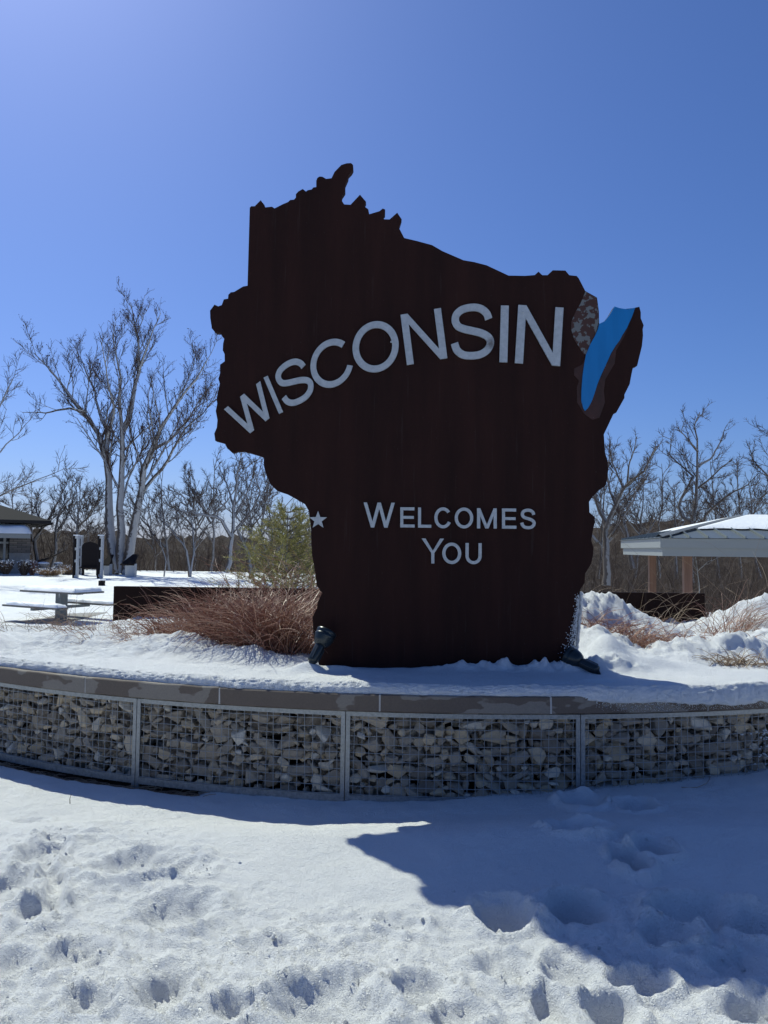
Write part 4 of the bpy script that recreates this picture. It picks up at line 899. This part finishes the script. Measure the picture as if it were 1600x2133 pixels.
tc = node(t, 'ShaderNodeTexCoord'); mp = node(t, 'ShaderNodeMapping'); mp.inputs['Rotation'].default_value = (math.pi/2, 0, 0); t.links.new(tc.outputs['Object'], mp.inputs[0]); t.links.new(mp.outputs[0], bt.inputs['Vector']); t.links.new(bt.outputs[0], p.inputs['Base Color'])
bump(t, p, bt.outputs['Fac'], -.5, .02)
M_GLASS, t, p = mat('dark_window_glass', (.02, .03, .045), .08, 0, .6)
M_FASCIA, t, p = mat('grey_painted_fascia', (.235, .245, .245), .55)
M_METROOF, t, p = mat('grey_standing_seam_roof', (.18, .20, .205), .4, .4)
M_CEDAR, t, p = mat('cedar_post', (.28, .13, .065), .7)
t.links.new(ramp(t, noise(t, 3, 5, .6, mscale=(6, 6, .5)).outputs[0], [(.3, (.12, .065, .038)), (.7, (.20, .11, .07))]).outputs[0], p.inputs['Base Color'])

def gz(x, y): return float(far_ground(np.array(x), np.array(y)))
def snow_slab(name, parent, c, h, th, rz, seed):
    """a pillow of snow lying on a board: rounded rim, uneven top"""
    nx, ny = 40, 14; u, v = np.meshgrid(np.linspace(-1, 1, nx), np.linspace(-1, 1, ny), indexing='ij')
    e = np.minimum((1-np.abs(u))*h[0], (1-np.abs(v))*h[1]); z = th*np.sqrt(np.clip(e/.045, 0, 1))*(1+.22*fbm(u*h[0], v*h[1], 6, 3, seed))
    x = u*h[0]; y = v*h[1]; ct, sn = math.cos(rz), math.sin(rz)
    V = np.stack([c[0]+ct*x-sn*y, c[1]+sn*x+ct*y, c[2]+z], 2)
    return obj(name, mesh(name, V, grid_faces(nx, ny)[:, ::-1], True), M_SNOWFAR, parent)
# picnic table
tb0 = PG(127, 1291, -.09); TX, TYy = tb0[0], tb0[1]; RZ = R_(-28)
tbl = empty('picnic_table', (TX, TYy, -.10), 'single post picnic table with two bench boards, its top heaped with snow', 'picnic table', rz=RZ)
f = MB(); f.span((-.09, -.09, -.05), (.09, .09, .60)); f.build('post', M_STEELG, tbl, bevel=.008)
f = MB(); f.span((-.05, -.72, .255), (.05, .72, .315)); f.build('bench_arm', M_STEELG, tbl)
f = MB(); f.span((-.6, -.06, .575), (.6, .06, .605)); f.build('top_bracket', M_STEELG, tbl)
for k in range(5):
    f = MB(); y0 = -.40+k*.162; f.span((-.86, y0, .606), (.86, y0+.150, .645)); f.build('top_board', M_WOODG, tbl, bevel=.006)
for sgn in (-1, 1):
    for k in range(2):
        f = MB(); y0 = sgn*.66-.145+k*.15; f.span((-.86, y0, .316), (.86, y0+.138, .355)); f.build('bench_board', M_WOODG, tbl, bevel=.006)
    snow_slab('snow_layer', tbl, (.03, sgn*.66, .355), (.83, .135), .06, 0, 3+sgn)
snow_slab('snow_layer', tbl, (.02, 0, .645), (.84, .39), .075, 0, 9)
for k in range(5):
    f = MB(); x = (-.05, .1, .42, .71, .78)[k]; f.lathe([(.006, 0), (.004, -.03), (.001, -.05-.02*(k % 3))], 7, Matrix.Translation((x, -.40, .610))); f.build('icicle', M_GLASS if False else M_SNOWFAR, tbl, True)
f = MB(); f.span((TX-6, TYy-.75, -.30), (TX+.35, TYy+1.9, -.085)); f.build('concrete_pad', M_CONC, kind='structure')

# rest area building
bx = PY(63, 1150, 40)[0]
bld = empty('rest_area_building', (bx, 40, -.1), 'low stone walled building with dark hipped roof and snowy porch roof', 'building', rz=R_(29))
O = Vector((bx, 40, -.1))
def loc(a): return [a[i]-O[i] for i in range(3)]
def bspan(name, a, b, m, par=None, **k): f = MB(); f.span(loc(a), loc(b)); return f.build(name, m, par or bld, **k)
bspan('stone_wall', (bx-1.0, 40, 1.05), (bx, 49, 2.62), M_BRICK)
bspan('stone_sill', (bx-1.04, 39.95, .98), (bx+.05, 49.05, 1.05), M_CONC)
bspan('concrete_base', (bx-1.0, 40.01, -.3), (bx-.01, 49, .979), M_CONC)
bspan('rear_wall', (bx-14, 40.9, -.3), (bx-1.003, 49, 2.62), M_BRICK)
wn = bspan('window', (bx-4.0, 40.8, .25), (bx-1.05, 40.86, 2.2), M_GLASS)
for xx in (-3.9, -3.0, -2.1, -1.22): bspan('window_frame', (bx+xx-.06, 40.72, .1), (bx+xx+.06, 40.795, 2.3), M_WHITE, wn)
for zz in (.62, 1.6, 2.28): bspan('window_frame', (bx-4.0, 40.74, zz-.05), (bx-1.02, 40.79, zz+.05), M_WHITE, wn)
# hipped main roof
ex, ey, ez = bx+.9, 38.9, 2.66
def hip(mb, x0, x1, y0, y1, z, pitch, th):
    m_ = (y1-y0)/2; hz = m_*pitch; V = [(x0, y0, z), (x1, y0, z), (x1, y1, z), (x0, y1, z), (x0+m_, y0+m_, z+hz), (x1-m_, y0+m_, z+hz)]
    V += [(a, b, c-th) for a, b, c in V[:4]]; mb.add([loc(v) for v in V], [(0, 1, 5, 4), (1, 2, 5), (2, 3, 4, 5), (3, 0, 4), (0, 6, 7, 1), (1, 7, 8, 2), (2, 8, 9, 3), (3, 9, 6, 0), (6, 9, 8, 7)])
f = MB(); hip(f, bx-18, ex, ey, 50.1, ez+.14, .36, .16); rf = f.build('roof', M_ROOFD, bld)
bspan('gutter', (ex-.02, ey-.03, ez-.06), (ex+.07, 50, ez+.05), M_DARK, rf)
# porch roof with a thick quilt of snow
f = MB(); f.add([loc(v) for v in [(bx-10, 38.6, 2.08), (bx-.1, 38.6, 2.08), (bx-.1, 39.95, 2.4), (bx-10, 39.95, 2.4), (bx-10, 38.6, 1.84), (bx-.1, 38.6, 1.84), (bx-.1, 39.95, 2.2), (bx-10, 39.95, 2.2)]], [(0, 1, 2, 3), (4, 7, 6, 5), (0, 4, 5, 1), (1, 5, 6, 2), (2, 6, 7, 3), (3, 7, 4, 0)]); pr = f.build('porch_roof', M_FASCIA, bld)
nx, ny = 60, 12; u, v = np.meshgrid(np.linspace(0, 1, nx), np.linspace(0, 1, ny), indexing='ij'); e_ = np.minimum(np.minimum((1-u)*9.9, v*1.4), 9)
sx_ = bx-10+9.95*u; sy_ = 38.55+1.4*v; sz_ = 2.08+.32*v+.30*np.sqrt(np.clip(e_/.25, 0, 1))*(1+.2*fbm(sx_, sy_, 1.2, 3, 4))
V = np.stack([sx_-O[0], sy_-O[1], sz_-O[2]], 2); obj('snow_layer', mesh('snow_layer', V, grid_faces(nx, ny)[:, ::-1], True), M_SNOWFAR, pr)
for xx in (-4.5,): bspan('porch_post', (bx+xx-.12, 38.7, -.2), (bx+xx+.12, 38.94, 1.86), M_WHITE)

# arched display panel between two slotted posts
kd = 34.5
def slotted_post(px, top, bot, d, label):
    b = PY(px, bot, d); tpt = PY(px, top, d); h = tpt[2]-b[2]; e = empty('slotted_post', (b[0], b[1], b[2]), label, 'post', 'slotted posts by the arched panel')
    for s_ in (-1, 1):
        f = MB(); f.span((s_*.075-.035, -.10, -.2), (s_*.075+.035, .10, h)); f.build('upright', M_WHITE if s_ > 0 else M_DARK, e)
    for z in (.12, h*.42, h*.70, h-.06):
        f = MB(); f.span((-.040, -.08, z-.07), (.040, .08, z+.055)); f.build('cross_piece', M_WHITE, e)
    f = MB(); f.span((-.115, -.105, h+.001), (.115, .105, h+.05)); f.build('snow_cap', M_SNOWFAR, e)
slotted_post(208, 1116, 1204, kd, 'slotted white and dark post close to the tall maple')
slotted_post(157, 1116, 1206, kd+.3, 'slotted post standing before the arched panel\'s far side')
slotted_post(166, 1117, 1192, kd+5, 'slotted post behind the arched panel, beside the thin trees')
a0 = PY(169, 1188, kd+4); a1 = PY(203, 1188, kd+4); hh = PY(169, 1138, kd+4)[2]-a0[2]; wd = a1[0]-a0[0]
pe = empty('arched_panel', (a0[0], kd+4, a0[2]), 'dark display board with an arched top between slotted posts', 'display board')
V = []; n = 14; pts = [(0, .12), (wd, .12), (wd, hh)]+[(wd/2+wd/2*math.cos(q), hh+.24*math.sin(q)) for q in np.linspace(0, math.pi, n)[1:-1]]+[(0, hh)]
mb = MB(); k = len(pts); mb.add([(x, 0, z) for x, z in pts]+[(x, .08, z) for x, z in pts], [tuple(range(k)), tuple(range(k, 2*k))[::-1]]+[(i, k+i, k+(i+1) % k, (i+1) % k) for i in range(k)]); mb.build('board', M_DARK, pe)
for x in (.05, wd-.05): f = MB(); f.span((x-.05, .081, -.3), (x+.05, .18, hh)); f.build('leg', M_DARK, pe)
f = MB(); f.span((-.02, -.09, .10), (wd+.02, -.002, .19)); f.build('ledge', M_DARK, pe)
# slanted reading desks
def desk(px0, px1, ytop, ybot, d, label):
    b = PY((px0+px1)/2, ybot, d); wd = (px1-px0)/FPX*d; h = PY(px0, ytop, d)[2]-b[2]; e = empty('reading_desk', tuple(b), label, 'display stand', 'slanted reading desks by the maple')
    f = MB(); f.span((-wd*.20, -.2, -.2), (wd*.42, .25, h*.52)); f.build('pedestal', M_WHITE, e, bevel=.02)
    q = [(-wd*.5, -.32, h*.50), (wd*.45, -.32, h*.50), (wd*.5, .25, h), (wd*.12, .25, h)]
    f = MB(); V = [Vector(v) for v in q]; f.add(V+[v+Vector((0, .05, -.06)) for v in V], [(0, 1, 2, 3), (7, 6, 5, 4), (0, 4, 5, 1), (1, 5, 6, 2), (2, 6, 7, 3), (3, 7, 4, 0)]); f.build('slanted_top', M_DARK, e)
    f = MB(); f.span((-wd*.1, .10, h*.50), (wd*.38, .24, h*.80)); f.build('support', M_DARK, e)
desk(212, 232, 1155, 1196, 39, 'slanted reading desk just left of the maple trunk'); desk(254, 284, 1154, 1196, 37.5, 'slanted reading desk in front of the maple trunk')
# snow capped stone stools
def stool(px, ytop, ybot, wpx, d, label):
    b = PY(px, ybot, d); h = PY(px, ytop, d)[2]-b[2]; r = wpx/FPX*d/2; e = empty('stone_stool', tuple(b), label, 'stool', 'snow capped stone stools')
    f = MB(); f.lathe([(r*.55, -.2), (r*.6, h*.5), (r*.75, h*.7), (r, h*.74), (r, h*.84), (r*.95, h*.86)], 14); f.build('pedestal', M_CONC, e, True)
    f = MB(); f.lathe([(r*.97, h*.861), (r*1.02, h*.9), (r*.85, h*.98), (r*.4, h*1.02), (.01, h*1.03)], 14); f.build('snow_cap', M_SNOWFAR, e, True)
stool(89, 1171, 1196, 24, 38.5, 'larger snow capped stone stool beside the dry shrub'); stool(121, 1171, 1192, 17, 41, 'smaller snow capped stone stool nearer the arched panel')
# marker light on the lawn
b = PY(212, 1219, 29); e = empty('marker_box', tuple(b), 'small dark box with a snow cap alone on the lawn', 'marker')
f = MB(); f.span((-.10, -.1, -.15), (.10, .1, .18)); f.build('box_body', M_DARK, e, bevel=.012); f = MB(); f.span((-.04, -.11, .181), (.14, .11, .24)); f.build('snow_cap', M_SNOWFAR, e, bevel=.03)
# dry shrubs at the building
def shrub(px, ybot, d, w_, h, seed, label, m=M_GR_TAN):
    rng = np.random.default_rng(seed); b = PY(px, ybot, d); n = 420; az = rng.uniform(0, 6.28, n); r = np.sqrt(rng.random(n))*w_/2; q = np.linspace(0, 1, 4)
    P = np.stack([np.cos(az)[:, None]*r[:, None]*(.35+.65*q), np.sin(az)[:, None]*r[:, None]*(.35+.65*q), h*rng.uniform(.5, 1.05, (n, 1))*q], 2); P += rng.normal(size=P.shape)*.03*q[None, :, None]
    tb = TB(); tb.tubes(P, np.repeat(np.array([[.010, .008, .006, .004]]), n, 0), 3); tip = P[::3, -1]; tri = tip[:, None]+rng.normal(size=(len(tip), 3, 3))*.035
    e = empty('dry_shrub', tuple(b), label, 'shrub', 'dry shrubs by the building'); obj('stems', tb.m('stems'), m, e); t2 = TB(); t2.tris(tri); obj('snowy_seed_heads', t2.m('snowy_seed_heads', False), M_SNOWFAR, e, kind='stuff')
shrub(12, 1196, 37, .75, .62, 1, 'dry shrub dusted with snow under the building window', M_BRUSH); shrub(50, 1198, 37.5, .65, .70, 2, 'dry shrub dusted with snow at the building corner', M_BRUSH)
shrub(67, 1198, 38, .50, .68, 3, 'rust brown dry shrub next to the larger stone stool', M_GR_COPPER); shrub(105, 1199, 37, 1.5, .34, 4, 'low dry ground shrub between the stone stools', M_GR_TAN); shrub(140, 1197, 39, 1.2, .50, 5, 'low dry shrub beside the arched panel', M_GR_TAN)

# ------------------------------------------------------------------ picnic pavilion
c0 = PY(1376, 1158, 18.0); PR = R_(-8.0); U_ = 8.6; V_ = 5.4; EZ = c0[2]; GZ = EZ-2.45
pav = empty('picnic_pavilion', (c0[0], c0[1], 0), 'open picnic pavilion with snowy grey hipped metal roof on cedar posts', 'pavilion', rz=PR)
def pspan(name, a, b, m, par=None, **k): f = MB(); f.span(a, b); return f.build(name, m, par or pav, **k)
for nm, a, b in (('fascia', (0, 0, EZ+.20), (U_, .05, EZ+.43)), ('fascia', (0, .051, EZ+.20), (.05, V_, EZ+.43)), ('fascia', (U_-.05, .051, EZ+.20), (U_, V_, EZ+.43)), ('fascia', (.051, V_-.05, EZ+.20), (U_-.051, V_, EZ+.43)),
                 ('beam', (.06, .06, EZ), (U_-.06, .14, EZ+.199)), ('beam', (.06, .141, EZ), (.14, V_-.06, EZ+.199)), ('beam', (U_-.14, .141, EZ), (U_-.06, V_-.06, EZ+.199)), ('beam', (.141, V_-.14, EZ), (U_-.141, V_-.06, EZ+.199))): pspan(nm, a, b, M_FASCIA)
pspan('ceiling', (.15, .15, EZ+.12), (U_-.15, V_-.15, EZ+.16), M_FASCIA)
hz = EZ+.44; hv = V_/2; RH = .62; slope = RH/hv
f = MB(); f.add([(-.05, -.05, hz), (U_+.05, -.05, hz), (U_+.05, V_+.05, hz), (-.05, V_+.05, hz), (hv, hv, hz+RH), (U_-hv, hv, hz+RH)], [(0, 1, 5, 4), (1, 2, 5), (2, 3, 4, 5), (3, 0, 4), (0, 3, 2, 1)]); prf = f.build('roof', M_METROOF, pav)
def rz_front(v): return hz+slope*(v+.0)
nr = 20
for i in range(nr):                                          # standing seams of the front slope
    u = .25+(U_-.5)*i/(nr-1); vm = min(u, U_-u, hv)-.06; f = MB(); z0, z1 = hz+.008, hz+slope*vm+.008; w2 = .013
    f.add([(u-w2, -.04, z0), (u+w2, -.04, z0), (u+w2, vm, z1), (u-w2, vm, z1), (u-w2, -.04, z0+.05), (u+w2, -.04, z0+.05), (u+w2, vm, z1+.05), (u-w2, vm, z1+.05)], [(0, 1, 5, 4), (1, 2, 6, 5), (2, 3, 7, 6), (3, 0, 4, 7), (4, 5, 6, 7)]); f.build('roof_seam', M_METROOF, prf)
for i in range(11):                                          # and of the end slope
    v_ = .35+(V_-.7)*i/10; um = min(v_, V_-v_)-.06; f = MB(); z0, z1 = hz+.008, hz+slope*um+.008; w2 = .013
    f.add([(-.04, v_+w2, z0), (-.04, v_-w2, z0), (um, v_-w2, z1), (um, v_+w2, z1), (-.04, v_+w2, z0+.05), (-.04, v_-w2, z0+.05), (um, v_-w2, z1+.05), (um, v_+w2, z1+.05)], [(0, 1, 5, 4), (1, 2, 6, 5), (2, 3, 7, 6), (3, 0, 4, 7), (4, 5, 6, 7)]); f.build('roof_seam', M_METROOF, prf)
for p_, q_ in (((0, 0), (hv, hv)),):                          # hip cap
    f = MB(); f.add([(-.12, .02, hz+.03), (.02, -.12, hz+.03), (hv+.02, hv-.1, hz+RH+.05), (hv-.1, hv+.02, hz+RH+.05), (-.05, -.05, hz+.09), (hv, hv, hz+RH+.09)], [(0, 4, 5, 3), (4, 1, 2, 5), (0, 3, 2, 1)]); f.build('hip_cap', M_FASCIA, prf)
# snow sheet that has slid a little from the eave
nx, ny = 70, 24; u, v = np.meshgrid(np.linspace(0, 1, nx), np.linspace(0, 1, ny), indexing='ij'); v0 = .95+.08*fbm(u*9, u*0, 1.2, 3, 7); vv = v0+(hv-v0)*v
lo_ = vv+.10; xx = lo_+(U_-2*lo_)*u; th_ = .05*np.sqrt(np.clip(np.minimum(v*4, np.minimum(u, 1-u)*20), 0, 1))*(1+.1*fbm(xx, vv, 2, 3, 9))
obj('snow_layer', mesh('snow_layer', np.stack([xx, vv, hz+slope*vv+.045+th_], 2), grid_faces(nx, ny)[:, ::-1], True), M_SNOWFAR, prf)
u, v = np.meshgrid(np.linspace(0, 1, 40), np.linspace(0, 1, 14), indexing='ij'); uu = .75+.18*fbm(v*0+u*5, u*0, 1.5, 3, 17)+(hv-1.0)*v; yy = (uu+.12)+(V_-2*(uu+.12))*u; th_ = .05*np.sqrt(np.clip(np.minimum(v*4, np.minimum(u, 1-u)*20), 0, 1))
obj('snow_layer', mesh('snow_layer', np.stack([uu, yy, hz+slope*uu+.03+th_], 2), grid_faces(40, 14), True), M_SNOWFAR, prf)
for i, (pu, pv) in enumerate(((.80, .70), (.80, V_-.7), (U_*.5, .7), (U_*.5, V_-.7), (U_-.8, .7), (U_-.8, V_-.7))):
    pspan('post', (pu-.10, pv-.10, GZ-.3), (pu+.10, pv+.10, EZ+.11), M_CEDAR, bevel=.012)

# ------------------------------------------------------------------ small finds on the snow
def stalk(pts, r, label, cat, mt):
    P = np.array([[PG(a, b, 0.0)[0], PG(a, b, 0.0)[1], 0] for a, b, _ in pts]); P[:, 2] = [ground_z(p[0], p[1])+q[2] for p, q in zip(P, pts)]
    P = resample(P, 10); tb = TB(); tb.tubes(P[None], np.linspace(r, r*.4, 10)[None], 5); obj('dry_stalk', tb.m('dry_stalk'), mt, label=label, cat=cat)
stalk([(146, 1676, -.01), (145, 1676, .03), (148, 1676, .055)], .0028, 'short dark stalk sticking up from the smooth snow', 'stalk', M_TWIG)
stalk([(1420, 1684, .004), (1450, 1686, .004), (1475, 1678, .006), (1482, 1662, .008), (1483, 1656, .012)], .0022, 'curved dry grass blade lying in the sign\'s shadow', 'stalk', M_GR_TAN)
